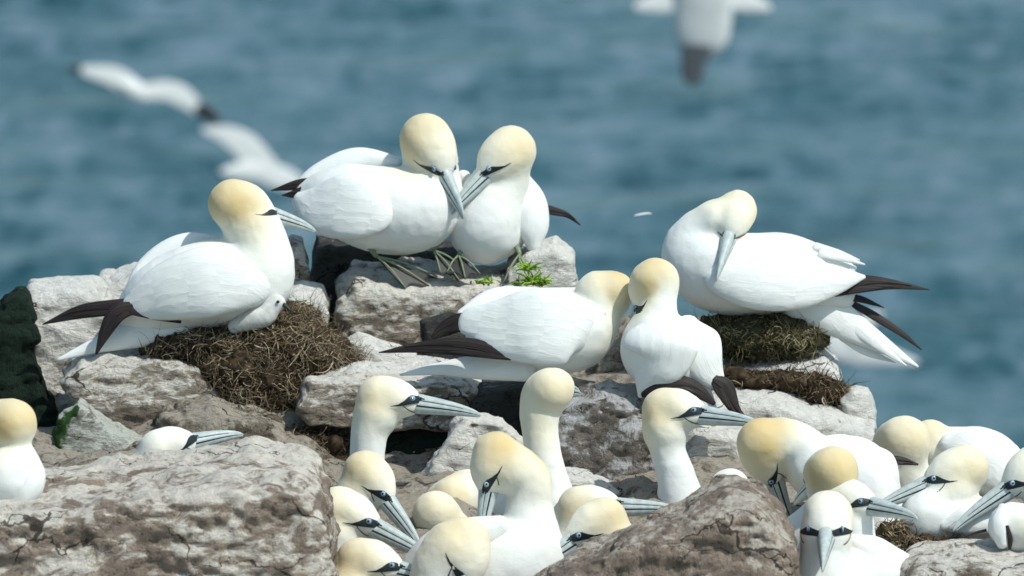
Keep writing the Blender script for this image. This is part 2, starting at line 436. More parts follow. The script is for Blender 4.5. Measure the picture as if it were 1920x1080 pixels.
BIRDS = []
def bird(label, d, chain, head=None, wings=(), tips=(), tails=(), kind='gannet', group='gannets gathered on the rocks',
         h=4.6, buff=1.0, brown=False, fat=1.0, k=14, name='gannet', eyes=(1, -1), extra=None, tailmat=None, cat='bird'):
    chain = np.array([tuple(c)+((0,) if len(c) == 4 else ()) for c in chain], float)
    dense = catmull(chain, max(2, 6*len(chain))) if len(chain) > 1 else np.vstack([chain, chain+1e-3])
    dense[:, 3] = np.maximum(dense[:, 3], 2)
    hp = None; samp = []
    if head:
        hc = np.array(head['c'], float); ex = unit(head['dir']); up = np.array(head.get('up', (0, -1, 0)), float)
        ez = unit(up - ex*(up@ex)); ey = np.cross(ez, ex); s = head.get('s', 1.0)
        def fr(P): P = np.asarray(P, float); return hc + s*(P[:, :1]*ex + P[:, 1:2]*ey + P[:, 2:3]*ez)
        hs = np.array(HS, float); hpos = fr(hs[:, :3]); hr = hs[:, 3]*s*np.array((fat, fat, 1+(fat-1)*0.4, 1.0))
        for q_, m_ in ((0, 42), (1, 36), (2, 10)): hpos[q_] -= ex*s*(fat-1)*m_
        hp = np.hstack([hpos, hr[:, None]])
        hd = catmull(hp, 14)
        nk = np.vstack([np.hstack([chain[-1, :3], chain[-1, 3]]), np.hstack([hp[0, :3]+(-4*s*ez), min(hp[0, 3]*0.92, max(chain[-1, 3], 26))])])
        for q, v in (((-48, 0, -4), 1.0), ((-28, 34, -8), 1.0), ((-28, -34, -8), 1.0), ((-5, 36, -6), .85), ((-5, -36, -6), .85), ((0, 0, 38), .58),
                     ((-28, 0, 32), .8), ((14, 30, -14), .6), ((14, -30, -14), .6), ((38, 0, 20), .34), ((48, 0, -6), .25), ((30, 0, -30), .10),
                     ((10, 0, -42), .15), ((-14, 0, -46), .35)):
            samp.append((*fr([q])[0], v*buff, 1.0))
    for i, c in enumerate(dense[::3]):
        b = c[4]
        if head:
            off = ex.copy(); off[1] *= 0.3; off = unit(off)*c[3]*0.8
            samp.append((*(c[:3]-off), min(1, b*1.35)*buff, 1.3)); samp.append((*(c[:3]+off), b*0.35*buff, 1.3))
        else: samp.append((*c[:3], b, 1.3))
    allp = np.vstack([dense[:, :4]] + ([hp] if hp is not None else []))
    lo = (allp[:, :3]-allp[:, 3:4]).min(0)-3*h; hi = (allp[:, :3]+allp[:, 3:4]).max(0)+3*h
    hi[1] = max(min(hi[1], 1220), lo[1]+10*h)
    n = np.maximum(((hi-lo)/h).astype(int)+1, 8)
    def sdf(P, cull=True):
        f = seg_sdf(P, dense[:, :4])
        if hp is not None:
            f = smin(f, seg_sdf(P, nk), k); f = smin(f, seg_sdf(P, hd), 9)
        return f
    gx, gy, gz = [lo[i]+h*np.arange(n[i]) for i in range(3)]
    P = np.stack(np.meshgrid(gx, gy, gz, indexing='ij'), -1).reshape(-1, 3)
    Fv = sdf(P).reshape(n)
    Fv[:, -1, :] = np.maximum(Fv[:, -1, :], 0.5)
    V, Q = surface_nets(Fv, lo, h)
    V = smooth_mesh(V, Q, 2, 0.5)
    # soft unevenness of the plumage
    N = vnormals(V, Q); V = V + N*(fbm(V/34.0 + sum(map(ord, label)) % 97, 3, 5)*1.1)[:, None]
    S = np.array(samp); w = np.zeros(len(V)); tot = np.zeros(len(V))
    for x, y, z, v, sc in S:
        q = ((V-np.array((x, y, z)))**2).sum(1); ww = 1.0/(q+120)**2
        w += ww*v; tot += ww
    bf = np.clip(w/tot, 0, 1)
    ctr = (lo+hi)/2; base = place([(ctr[0], min(hi[1], 1080), ctr[2])], d)[0]
    root = empty(name, base); tag(root, label, cat, group)
    BIRDS.append(root)
    mkobj('body', place(V, d), Q, M_PLUM, root, base, {'buff': bf})
    for wg in wings:
        wg = dict(wg); st = wg.pop('st'); mt = wg.pop('mat', M_WING)
        v, f, u = loft(st, **wg); N_ = fbm(v/26.0, 3, 3)
        v = v + N_[:, None]*np.array((0.2, -0.3, -1))*1.3
        mkobj('wing', place(v, d), f, mt, root, base, uv=u)
    if tips:
        for tp in tips:
            tp = dict(tp); st = [(*q[:4], q[4]*0.55) for q in tp.pop('st')]; v, f, u = loft(st, **tp)
            tm = M_BROWN if brown else M_BLACK
            wt = mkobj('wingtip', place(v, d), f, tm, root, base, uv=u)
            S_ = np.array(st, float)
            if S_[:, 3].max() > 8 and len(S_) >= 3:
                D_ = catmull(S_, 21); nn_ = unit(tp.get('n', (0, -0.2, -1)))
                for k_, (fr_, sh_) in enumerate(((0.80, 0.42), (0.62, 0.72), (0.90, -0.38))):
                    E_ = D_[:int(21*fr_)].copy(); m_ = len(E_); tg_ = unit(D_[-1, :3]-D_[0, :3]); sd_ = unit(np.cross(tg_, nn_))
                    if sd_[1] < 0: sd_ = -sd_
                    q_ = np.linspace(0, 1, m_)
                    E_[:, :3] += sd_*(E_[:, 3]*sh_*np.sqrt(q_))[:, None] + nn_*(1.2+0.5*k_)
                    E_[:, 3] *= 0.55*(1-q_**3)+0.02; E_[:, 4] = np.maximum(E_[:, 4]*0.5, 0.5)
                    v2, f2, u2 = loft([tuple(r_) for r_ in E_[::3]]+[tuple(E_[-1])], n=nn_, rings=22, seg=10)
                    mkobj('primary_feather', place(v2, d), f2, tm, wt, base, uv=u2)
    if tails:
        for i_, tl in enumerate(tails):
            v, f, u = loft(**dict(tl))
            mkobj('tail' if i_ == 0 else 'tail_feather', place(v, d), f, tailmat or M_WING, root, base, uv=u)
    if head and not head.get('hide'):
        for nm, (v, f, mi) in bill(fr, s, head.get('ln', 1.0)).items():
            mkobj(nm, place(v, d), f, [M_BILL, M_LINE], root, base, midx=mi)
        def hsdf(P): return smin(seg_sdf(P, hd), seg_sdf(P, nk), 6)
        def project(L, side, off):
            L = np.array(L, float); L[:, 1] = 60*side
            lift = unit(ey*side*s); Pw = fr(L); trav = np.zeros(len(L))
            for _ in range(40):
                st_ = np.clip(seg_sdf(Pw, hd)*0.8, -4, 12); st_ = np.where(trav > 75*s, 0, st_)
                Pw = Pw - st_[:, None]*lift; trav += st_
            for _ in range(14):
                f_ = sdf(Pw); Pw = Pw + (np.where(f_ < 0, np.minimum(-f_, 2.0), 0)*(trav > 14*s))[:, None]*lift
            return Pw + lift*off
        eye_r = 6.4
        for side in eyes:
            xs = np.linspace(6, 59, 38); rows = 9
            zu = np.interp(xs, [6, 20, 30, 37, 44, 52, 59], [-13.6, -8.5, 1, 11, 14.5, 13, 10])
            zl = np.interp(xs, [6, 20, 33, 45, 55, 59], [-14.6, -12.8, -9.5, -6, -3, -2])
            zu = zl+(zu-zl)*np.where(xs < 60, head.get('mk', 0.80), 1)
            L = []
            for i, x in enumerate(xs):
                for j in range(rows): L.append((x, 0, zl[i]+(zu[i]-zl[i])*j/(rows-1)))
            v = project(L, side, 1.0*s)
            f = [(i*rows+j, i*rows+j+1, (i+1)*rows+j+1, (i+1)*rows+j) for i in range(len(xs)-1) for j in range(rows-1)]
            # gular line from the gape down round the base of the lower mandible, and the line over the forehead
            base_n = len(v); v = list(v)
            for pts in (() if head.get('mk', 1) < 0.7 else ([(28, 0, -10), (34, 0, -15), (42, 0, -19.5), (52, 0, -22)],)):
                cc = catmull(pts, 10); top = cc.copy(); top[:, 2] += 1.0; bot = cc.copy(); bot[:, 2] -= 1.0
                a = project(top, side, 0.9*s); b_ = project(bot, side, 0.9*s); o = len(v)
                v += list(a)+list(b_)
                f += [(o+i, o+i+1, o+10+i+1, o+10+i) for i in range(9)]
            mkobj('facial_skin', place(np.array(v), d), f, M_LINE, root, base)
            ep = project([(43, 0, 4.5)], side, 0.0)[0]
            if head.get('noeye'): continue
            eo = mkobj('eye', place((lambda a: joinm([a])[0])(ellips(ep, (ex, ez, ey*side), (6.6*s, 6.0*s, 2.2*s))), d), ellips(ep, (ex, ez, ey*side), (1, 1, 1))[1], M_RING, root, base)
            e2 = ellips(ep+ey*side*1.3*s, (ex, ez, ey*side), (5.4*s, 4.8*s, 2.2*s))
            mkobj('iris', place(e2[0], d), e2[1], M_IRIS, eo, (base))
            e3 = ellips(ep+ey*side*2.6*s+ex*0.6*s, (ex, ez, ey*side), (2.5*s, 2.5*s, 1.4*s), 10, 7)
            mkobj('pupil', place(e3[0], d), e3[1], M_PUPIL, eo, (base))
    if extra: extra(root, base, d)
    return root

def foot(root, base, d, ankle, toes, knee=None):
    """webbed foot: ankle point, toe tips in order"""
    ankle = np.array(ankle, float); T = [np.array(t, float) for t in toes]
    V = []; F = []
    for a, b in zip(T[:-1], T[1:]):
        n = 7; o = len(V)
        for i in range(n+1):
            for j in range(n+1):
                u = i/n; w_ = j/n
                e = a*(1-w_)+b*w_; sag = 1-0.16*math.sin(math.pi*w_)
                V.append(ankle+(e-ankle)*u*sag)
        for i in range(n):
            for j in range(n):
                F.append((o+i*(n+1)+j, o+i*(n+1)+j+1, o+(i+1)*(n+1)+j+1, o+(i+1)*(n+1)+j))
        # underside gives the web thickness
        o2 = len(V); V += [v+np.array((0, 2.2, 0)) for v in V[o:o2]]
        m = (n+1)*(n+1)
        F += [tuple(q+m for q in fc) for fc in F[-n*n:]]
    fo = mkobj('foot', place(np.array(V), d), F, M_WEB, root, base)
    ps = []
    for t in T:
        mid = (ankle+t)/2 + np.array((0, -5, -2)); c = catmull([ankle, mid, t], 9)
        ps.append(tube(c, [2.3-1.0*i/8 for i in range(9)], 6))
    if knee is not None: ps.append(tube([knee, ankle], [6, 4.5], 7))
    v, f, u = joinm(ps)
    v = v+np.array((0, -1.5, -0.5))
    mkobj('toe', place(v, d), f, M_TOE, fo, base)
# ------------------------------------------------------------------ rocks
def poly_sdf(X, Y, poly):
    d = np.full(X.shape, 1e18); s = np.ones(X.shape); n = len(poly); j = n-1
    for i in range(n):
        xi, yi = poly[i]; xj, yj = poly[j]
        ex, ey = xj-xi, yj-yi; wx, wy = X-xi, Y-yi
        t = np.clip((wx*ex+wy*ey)/(ex*ex+ey*ey+1e-9), 0, 1)
        d = np.minimum(d, (wx-ex*t)**2+(wy-ey*t)**2)
        c1 = Y >= yi; c2 = Y < yj; c3 = ex*wy > ey*wx
        flip = (c1 & c2 & c3) | (~c1 & ~c2 & ~c3)
        s = np.where(flip, -s, s); j = i
    return s*np.sqrt(d)

def rock(label, poly, d, zf, zb, mat, seed=1, h=5.0, rnd=16, amp=7, cuts=7, cutd=0.86, slope=0.23, strata=0.0, name='rock', cat='rock',
         group='weathered rocks of the stack', wob=60.0, taper=0.0, kind=None):
    rng = np.random.RandomState(seed)
    poly = np.array(poly, float)
    lo = np.array([poly[:, 0].min(), poly[:, 1].min(), zf])-3*h-amp
    hi = np.array([poly[:, 0].max(), poly[:, 1].max()+slope*(zb-zf), zb])+3*h+amp
    hi[1] = min(hi[1], 1290)
    n = ((hi-lo)/h).astype(int)+1
    gx, gy, gz = [lo[i]+h*np.arange(n[i]) for i in range(3)]
    P = np.stack(np.meshgrid(gx, gy, gz, indexing='ij'), -1).reshape(-1, 3)
    cx = poly[:, 0].mean()
    yl = P[:, 1]-slope*(zb-P[:, 2]) + 0
    xs = cx+(P[:, 0]-cx)*(1+taper*(zb-P[:, 2])/(zb-zf+1e-6))
    wx = vnoise(P/wob, seed)*amp*1.4
    f2 = poly_sdf(xs+wx, yl+vnoise(P/wob, seed+9)*amp*0.8, poly)+rnd
    fz = np.maximum(P[:, 2]-(zb-rnd), (zf+rnd)-P[:, 2])
    f = np.where((f2 > 0) & (fz > 0), np.sqrt(np.maximum(f2, 0)**2+np.maximum(fz, 0)**2), np.maximum(f2, fz))-rnd
    c = np.array([cx, poly[:, 1].mean()+slope*(zb-zf)*0.5, (zf+zb)/2]); ext = np.array([np.ptp(poly[:, 0])/2, np.ptp(poly[:, 1])/2, (zb-zf)/2])
    for i in range(cuts):
        nv = unit(rng.normal(size=3)*(1, 1, 1.2)); nv[2] = -abs(nv[2])
        off = (np.abs(nv)*ext).sum()*(cutd+0.1*rng.rand())*0.92
        f = np.maximum(f, (P-c)@nv-off)
    F = f.reshape(n)
    F[:, -1, :] = np.maximum(F[:, -1, :], 0.5)
    V, Q = surface_nets(F, lo, h)
    V = smooth_mesh(V, Q, 1, 0.4)
    N = vnormals(V, Q)
    disp = fbm(V/np.array((70., 45., 70.)), 5, seed+3, 0.55)*amp
    rid = 1-np.abs(fbm(V/np.array((110., 60., 110.))+5.5, 3, seed+7)); disp -= np.maximum(rid-0.86, 0)*amp*5
    if strata: disp += strata*np.sign(vnoise(np.c_[V[:, 0]*0.004, V[:, 1]/14.+V[:, 0]*0.01, V[:, 2]*0.004], seed+11))*0.5
    V = V+N*disp[:, None]
    ctr = place([(c[0], min(poly[:, 1].max(), 1080), c[2])], d)[0]
    o = mkobj(name, place(V, d), Q, mat, None, ctr)
    if kind: tag(o, None, None, None, kind)
    else: tag(o, label, cat, group)
    return o

M_R_GREY = rockmat('grey weathered rock', 0.66)
M_R_BROWN = rockmat('brown boulder', 0.62, (0.335, 0.268, 0.215), (0.10, 0.078, 0.060), (0.76, 0.715, 0.63), sc=1.0, strat=(0.9, 1.2, 1.5))
M_R_MAUVE = rockmat('mauve brown boulder', 0.42, (0.32, 0.255, 0.205), (0.09, 0.072, 0.058), (0.62, 0.57, 0.49), sc=1.1, strat=(1.6, 1.6, 0.6))
M_R_WHITE = rockmat('guano covered rock', 0.98, (0.52, 0.48, 0.42), (0.13, 0.11, 0.09), (0.83, 0.815, 0.76))
M_R_DARK = rockmat('dark and shade-dark rock', 0.10, (0.075, 0.075, 0.068), (0.018, 0.022, 0.02), (0.35, 0.36, 0.34))  # dark tone also paints the shaded wall beside the summit boulder
M_R_GREEN = rockmat('algae stained rock', 0.62, (0.20, 0.19, 0.165), (0.05, 0.06, 0.05), (0.58, 0.58, 0.55), leftmoss=0.55, moss=0.05, mosscol=(0.012, 0.035, 0.02))
M_R_MOSS = rockmat('mossy grey rock', 0.72, (0.28, 0.275, 0.235), (0.07, 0.075, 0.06), (0.58, 0.60, 0.54), leftmoss=0.30, moss=0.22, mosscol=(0.035, 0.085, 0.02))
M_R_MOTTLE = rockmat('mottled rock', 0.64, (0.22, 0.195, 0.168), (0.04, 0.037, 0.034), (0.55, 0.56, 0.56), strat=(1.4, 0.9, 1.4), sc=1.1)
M_EARTH = rockmat('peaty earth and trampled nest litter', 0.60, (0.23, 0.192, 0.145), (0.014, 0.012, 0.010), (0.46, 0.41, 0.34), sc=1.5, strat=(1, 1, 1))

# ------------------------------------------------------------------ setting: sea
def axis(segs):
    out = [segs[0][0]]
    for a, b, st in segs:
        n = max(1, int(round((b-a)/st))); out += list(np.linspace(a, b, n+1)[1:])
    return np.array(out)
def make_sea():
    xs = axis([(-9000, -900, 900), (-900, -60, 40), (-60, -22, 2), (-22, 22, 0.2), (22, 60, 2), (60, 900, 40), (900, 9000, 900)])
    ys = axis([(-900, 20, 40), (20, 78, 2), (78, 235, 0.24), (235, 400, 1.5), (400, 1200, 40), (1200, 12000, 900)])
    X, Y = np.meshgrid(xs, ys, indexing='ij'); p = np.c_[X.ravel(), Y.ravel(), np.zeros(X.size)]
    rng = np.random.RandomState(3); z = np.zeros(len(p))
    fade = np.exp(-(np.maximum(np.abs(p[:, 0])-21, 0)/30)**2)*np.clip(1-(p[:, 1]-230)/150, 0.0, 1)*np.clip((p[:, 1]-20)/50, 0, 1)
    for i in range(26):
        wl = 0.9*1.19**rng.randint(0, 13); th = math.radians(-84+rng.normal()*22)
        kx, ky = math.cos(th)*2*math.pi/wl, math.sin(th)*2*math.pi/wl
        ph = kx*p[:, 0]+ky*p[:, 1]+rng.rand()*6.28+1.3*vnoise(p/(wl*2.2), i)
        s = 0.5+0.5*np.sin(ph); z += 0.018*wl*(s**1.6)*fade*(0.65+0.5*vnoise(p/(wl*3), 40+i))
    p[:, 2] = z
    nx, ny = len(xs), len(ys); i = np.arange((nx-1)*(ny-1)); a = (i//(ny-1))*ny+i % (ny-1)
    F = np.stack([a, a+ny, a+ny+1, a+1], 1)
    m, t, b = newmat('sea water', 0.22, 0.5)
    tc = t.nodes.new('ShaderNodeTexCoord').outputs['Object']
    b.inputs['IOR'].default_value = 1.33
    mp = t.nodes.new('ShaderNodeMapping'); mp.inputs['Rotation'].default_value = (0, 0, 0.08); t.links.new(tc, mp.inputs['Vector'])
    big = noise(t, mp.outputs[0], 0.8, 4, 0.6, 0.9, (0.55, 0.50, 1)); sm = noise(t, mp.outputs[0], 2.6, 4, 0.6, 0.6, (0.7, 0.5, 1))
    v = mathn(t, 'ADD', mathn(t, 'MULTIPLY', big, 0.6), mathn(t, 'MULTIPLY', sm, 0.4))
    c = ramp(t, v, [(0.39, (0.006, 0.042, 0.056)), (0.46, (0.034, 0.092, 0.110)), (0.52, (0.060, 0.124, 0.150)), (0.61, (0.125, 0.185, 0.228))])
    t.links.new(c, b.inputs['Base Color'])
    bp = t.nodes.new('ShaderNodeBump'); bp.inputs['Strength'].default_value = 0.6; bp.inputs['Distance'].default_value = 0.12
    t.links.new(noise(t, tc, 2.6, 5, 0.6, 0.6, (0.8, 0.7, 1)), bp.inputs['Height']); t.links.new(bp.outputs[0], b.inputs['Normal'])
    o = mkobj('sea', p, F, m); tag(o, kind='structure')
make_sea()

# ------------------------------------------------------------------ setting: cliff ground
GP = [(-500, 930, 14.5), (-200, 900, 14.5), (0, 905, 14.55), (300, 880, 14.6), (450, 800, 14.95), (600, 775, 14.95), (620, 900, 14.5), (750, 905, 14.75), (840, 900, 14.75), (900, 870, 14.75), (1100, 800, 14.8), (1000, 960, 14.4),
      (1250, 860, 14.6), (1500, 810, 14.9), (1650, 880, 14.9), (1800, 930, 14.8), (1920, 960, 14.8), (2300, 960, 14.8), (600, 640, 15.3), (800, 620, 15.35), (950, 600, 15.5), (400, 690, 15.2), (200, 700, 15.2), (60, 760, 15.2),
      (1250, 700, 15.1), (1450, 720, 15.25), (600, 1120, 14.0), (900, 1150, 13.9), (1200, 1120, 14.0), (1700, 1080, 14.2), (1900, 1100, 14.2), (0, 1200, 13.6), (300, 1250, 13.6), (1300, 1250, 13.5), (1900, 1200, 13.6), (700, 1300, 13.5)]
def make_ground():
    G = np.array([place([(a, b, 0)], c)[0] for a, b, c in GP])
    xs = axis([(-40, -6, 1.5), (-6, -2.2, 0.2), (-2.2, 2.2, 0.022), (2.2, 6, 0.2), (6, 40, 1.5)])
    ys = axis([(-60, -6, 2), (-6, -1.5, 0.15), (-1.5, 1.5, 0.022), (1.5, 4, 0.12), (4, 16, 0.8)])
    X, Y = np.meshgrid(xs, ys, indexing='ij'); p = np.c_[X.ravel(), Y.ravel()]
    w = 0; z = 0
    for g in G:
        q = ((p-g[:2])**2).sum(1)+0.02; ww = q**-1.7; w = w+ww; z = z+ww*g[2]
    z = z/w
    P3 = np.c_[p, z]
    near = np.exp(-(np.maximum(np.abs(p[:, 0])-3, 0)/8)**2)
    z = z+0.03*fbm(np.c_[p*6, 0*z], 5, 4, 0.6)*near + 0.4*fbm(np.c_[p*0.4, 0*z], 3, 8)*(1-near)
    edge = np.interp(p[:, 0], [-3, -1.1, -0.9, 0.55, 0.78, 3], [0.3, 0.35, 0.6, 0.6, -0.16, -0.16])+0.06*vnoise(np.c_[p[:, 0]*1.2, 0*z, 0*z], 2)
    z = np.where(p[:, 1] > edge, z-(p[:, 1]-edge)*3.2, z)
    z = np.maximum(z, -2)
    nx, ny = len(xs), len(ys); i = np.arange((nx-1)*(ny-1)); a = (i//(ny-1))*ny+i % (ny-1)
    F = np.stack([a, a+ny, a+ny+1, a+1], 1)
    o = mkobj('cliff_ground', np.c_[p, z], F, M_EARTH, None); tag(o, kind='structure')
make_ground()

# ------------------------------------------------------------------ rocks, back to front
M_R_SHADE = rockmat('black green shade and algae rock', 0.0, (0.016, 0.030, 0.020), (0.004, 0.008, 0.006), (0.07, 0.10, 0.07), strat=(2.0, 2.0, 0.5))  # near-black green: shade of the left face is put into the colour
rock('green algae-covered rock face painted shade-dark at the far left edge against the sea', [(-160, 620), (-20, 575), (20, 545), (46, 530), (64, 552), (76, 640), (92, 720), (112, 800), (116, 920), (-160, 920)], 15.1, -60, 60, M_R_SHADE, 3, amp=9, rnd=22, cuts=4)
rock('pale fissured rock behind the dark wingtips of the leftmost nesting gannet', [(44, 560), (62, 524), (120, 518), (186, 514), (200, 540), (260, 640), (260, 760), (60, 760), (50, 640)], 15.2, -60, 90, M_R_WHITE, 5, amp=6, rnd=16)
rock('whitish rounded rock directly behind the back of the leftmost nesting gannet', [(172, 545), (196, 500), (250, 482), (330, 470), (430, 480), (430, 700), (170, 700)], 15.4, -80, 80, M_R_WHITE, 8, amp=6, rnd=22)
rock('upright grey stone finger between the leftmost nesting gannet and the dark crevice', [(520, 450), (545, 434), (568, 440), (580, 500), (585, 640), (520, 640)], 15.35, -50, 40, M_R_GREY, 9, amp=4, rnd=14, h=4, cuts=3)
rock('white-topped block to the right of the leftmost nest, under the stone finger', [(500, 545), (560, 526), (602, 528), (614, 560), (616, 700), (500, 700)], 15.25, -60, 60, M_R_WHITE, 12, amp=5, rnd=12, h=4, cuts=4)
rock('black shaded rock wall left of the gannet pair on the summit', [(578, 500), (592, 432), (640, 425), (800, 440), (930, 470), (930, 700), (600, 700), (585, 600)], 15.5, -40, 110, M_R_DARK, 14, amp=6, rnd=10, cuts=3)  # crevice shade is put into the rock colour
rock('big grey summit boulder under the feet of the gannet pair', [(636, 510), (655, 474), (720, 484), (860, 488), (980, 486), (990, 700), (640, 700)], 15.38, -165, 90, M_R_GREY, 17, amp=8, rnd=26, cuts=5, cutd=0.9)
rock('pale block at the right end of the summit, beside the green grass tuft', [(955, 480), (990, 446), (1040, 436), (1074, 456), (1084, 560), (1080, 680), (930, 680)], 15.35, -90, 60, M_R_WHITE, 19, amp=5, rnd=12, h=4.2, cuts=5)
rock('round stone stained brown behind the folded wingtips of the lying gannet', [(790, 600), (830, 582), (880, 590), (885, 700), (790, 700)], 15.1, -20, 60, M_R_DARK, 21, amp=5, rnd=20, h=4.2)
rock('small white pointed rock between the left nest and the lying gannet', [(632, 640), (680, 612), (720, 628), (790, 655), (790, 760), (620, 760)], 15.05, -50, 40, M_R_WHITE, 23, amp=6, rnd=10, h=4.2)
rock('flat whitish slab under the long tail of the lying gannet', [(560, 700), (640, 668), (780, 662), (930, 690), (1020, 700), (1020, 790), (600, 790)], 14.98, -90, 50, M_R_WHITE, 26, amp=6, rnd=14, h=4.5)
rock('grey overhanging slab above the dark hollow behind the tall gannet with closed beak', [(556, 745), (575, 700), (700, 694), (860, 700), (905, 735), (900, 790), (720, 790), (580, 780)], 14.85, -50, 40, M_R_GREY, 27, amp=6, rnd=10, h=4.2, cuts=4)
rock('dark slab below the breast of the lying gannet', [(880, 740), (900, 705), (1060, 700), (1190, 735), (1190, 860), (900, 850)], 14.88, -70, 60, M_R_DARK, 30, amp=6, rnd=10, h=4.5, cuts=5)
rock('grey slanting rock under the leftmost nest', [(116, 690), (150, 650), (280, 645), (370, 660), (440, 740), (450, 860), (330, 850), (230, 790), (160, 742)], 15.0, -80, 70, M_R_GREY, 33, amp=6, rnd=16)
rock('mossy grey wedge at the lower left, below a dark crack', [(88, 850), (110, 770), (150, 738), (205, 778), (285, 822), (350, 880), (350, 980), (90, 980)], 14.78, -60, 50, M_R_MOSS, 36, amp=6, rnd=14)
rock('pale triangular rock between the tall gannet and the stretched neck', [(782, 890), (850, 800), (870, 768), (940, 775), (1000, 830), (1050, 900), (1040, 1000), (800, 980)], 14.62, -50, 40, M_R_WHITE, 40, amp=7, rnd=8, h=4.2)
rock('mottled black and white boulder between the two upright necks', [(1040, 780), (1060, 735), (1130, 712), (1210, 735), (1250, 800), (1250, 980), (1080, 930), (1050, 860)], 14.68, -70, 50, M_R_MOTTLE, 43, amp=9, rnd=16, h=4.5)
rock('pale slab along the foot of the mottled boulder', [(1030, 870), (1100, 880), (1180, 910), (1260, 940), (1260, 1040), (1020, 1040)], 14.55, -60, 30, M_R_WHITE, 45, amp=6, rnd=10)
rock('tan dung-covered rock right of the upright neck with beak pointing right', [(1262, 830), (1300, 792), (1370, 788), (1420, 800), (1430, 960), (1270, 960)], 14.75, -70, 50, M_R_WHITE, 48, amp=6, rnd=14)
rock('white rock shelf under the right-hand nest', [(1200, 690), (1330, 665), (1450, 655), (1545, 648), (1572, 670), (1576, 705), (1540, 720), (1200, 730)], 15.15, -90, 60, M_R_WHITE, 51, amp=5, rnd=14, h=4.4, cuts=3)
rock('long white sloping slab below the right-hand nest', [(1230, 740), (1370, 718), (1450, 722), (1560, 756), (1640, 775), (1648, 850), (1600, 930), (1250, 900)], 15.0, -90, 60, M_R_WHITE, 53, amp=5, rnd=18, h=4.6, cuts=4)
rock('small round grey stone against the sea at the right end of the ledge', [(1572, 740), (1596, 716), (1630, 720), (1646, 760), (1640, 810), (1580, 810)], 15.05, -40, 40, M_R_WHITE, 55, amp=4, rnd=24, h=3.8, cuts=2)
rock('dark peaty bank behind the back-turned gannet', [(1120, 640), (1180, 600), (1320, 590), (1560, 690), (1590, 760), (1120, 800)], 15.3, -100, 50, M_EARTH, 57, amp=6, rnd=16)
rock('large flat-topped brown boulder filling the lower left foreground', [(-300, 890), (85, 872), (185, 856), (252, 848), (330, 832), (463, 817), (556, 828), (595, 847), (612, 880), (622, 980), (640, 1060), (660, 1290), (-300, 1290)], 13.85, -320, 160, M_R_BROWN, 60, h=5.6, amp=9, rnd=24, cuts=4, cutd=0.97, slope=0.20, strata=0.8, wob=110, cat='boulder', name='boulder', group='foreground boulders')
rock('mauve-brown humped boulder at the bottom centre', [(960, 1095), (1040, 1045), (1120, 1003), (1215, 953), (1300, 915), (1355, 893), (1402, 893), (1440, 918), (1472, 955), (1490, 1000), (1492, 1290), (900, 1290)], 13.75, -220, 90, M_R_MAUVE, 63, h=4.8, amp=8, rnd=30, cuts=5, cutd=0.95, slope=0.16, wob=100, cat='boulder', name='boulder', group='foreground boulders')
rock('flat pale rock in the lower right corner', [(1690, 1040), (1720, 1012), (1800, 1004), (1900, 1012), (2060, 1010), (2060, 1290), (1690, 1290)], 13.95, -220, 60, M_R_GREY, 66, h=4.8, amp=6, rnd=16, cuts=3, cutd=0.95, slope=0.2, cat='boulder', name='boulder', group='foreground boulders')
rock('tan slope of compacted litter between the brown nest and the foreground boulder', [(290, 770), (400, 730), (500, 770), (600, 820), (640, 860), (700, 960), (300, 980)], 14.85, -90, 40, M_EARTH, 81, amp=9, rnd=14)
rock('black rock added as shade in the hollow right of the tall left gannet neck', [(700, 790), (740, 775), (880, 780), (900, 860), (860, 900), (800, 990), (720, 960)], 14.85, -20, 40, M_R_SHADE, 83, amp=6, rnd=10)  # black body added to paint the shade under the overhanging slab
# rocks of the ledge just outside the frame
rock('weathered rock beyond the right edge of the picture', [(2050, 960), (2150, 900), (2350, 880), (2500, 960), (2500, 1200), (2050, 1200)], 14.8, -200, 100, M_R_GREY, 70, h=9, amp=9, rnd=30)

# ------------------------------------------------------------------ nests, grass
def strandmat(name, cols):
    m, t, b = newmat(name, 0.85, 0.15)
    a = t.nodes.new('ShaderNodeAttribute'); a.attribute_name = 'tone'
    t.links.new(ramp(t, a.outputs['Fac'], cols), b.inputs['Base Color']); return m
M_NEST = strandmat('dried seaweed and grass stems', [(0.0, (0.022, 0.015, 0.009)), (0.3, (0.085, 0.060, 0.034)), (0.65, (0.23, 0.175, 0.105)), (1.0, (0.48, 0.40, 0.27))])
M_NESTG = strandmat('mossy nest stems', [(0.0, (0.026, 0.024, 0.013)), (0.35, (0.085, 0.075, 0.036)), (0.7, (0.20, 0.175, 0.09)), (1.0, (0.38, 0.34, 0.21))])
M_GRASS = strandmat('fresh green grass', [(0.0, (0.08, 0.17, 0.015)), (0.5, (0.20, 0.38, 0.03)), (1.0, (0.40, 0.55, 0.09))])
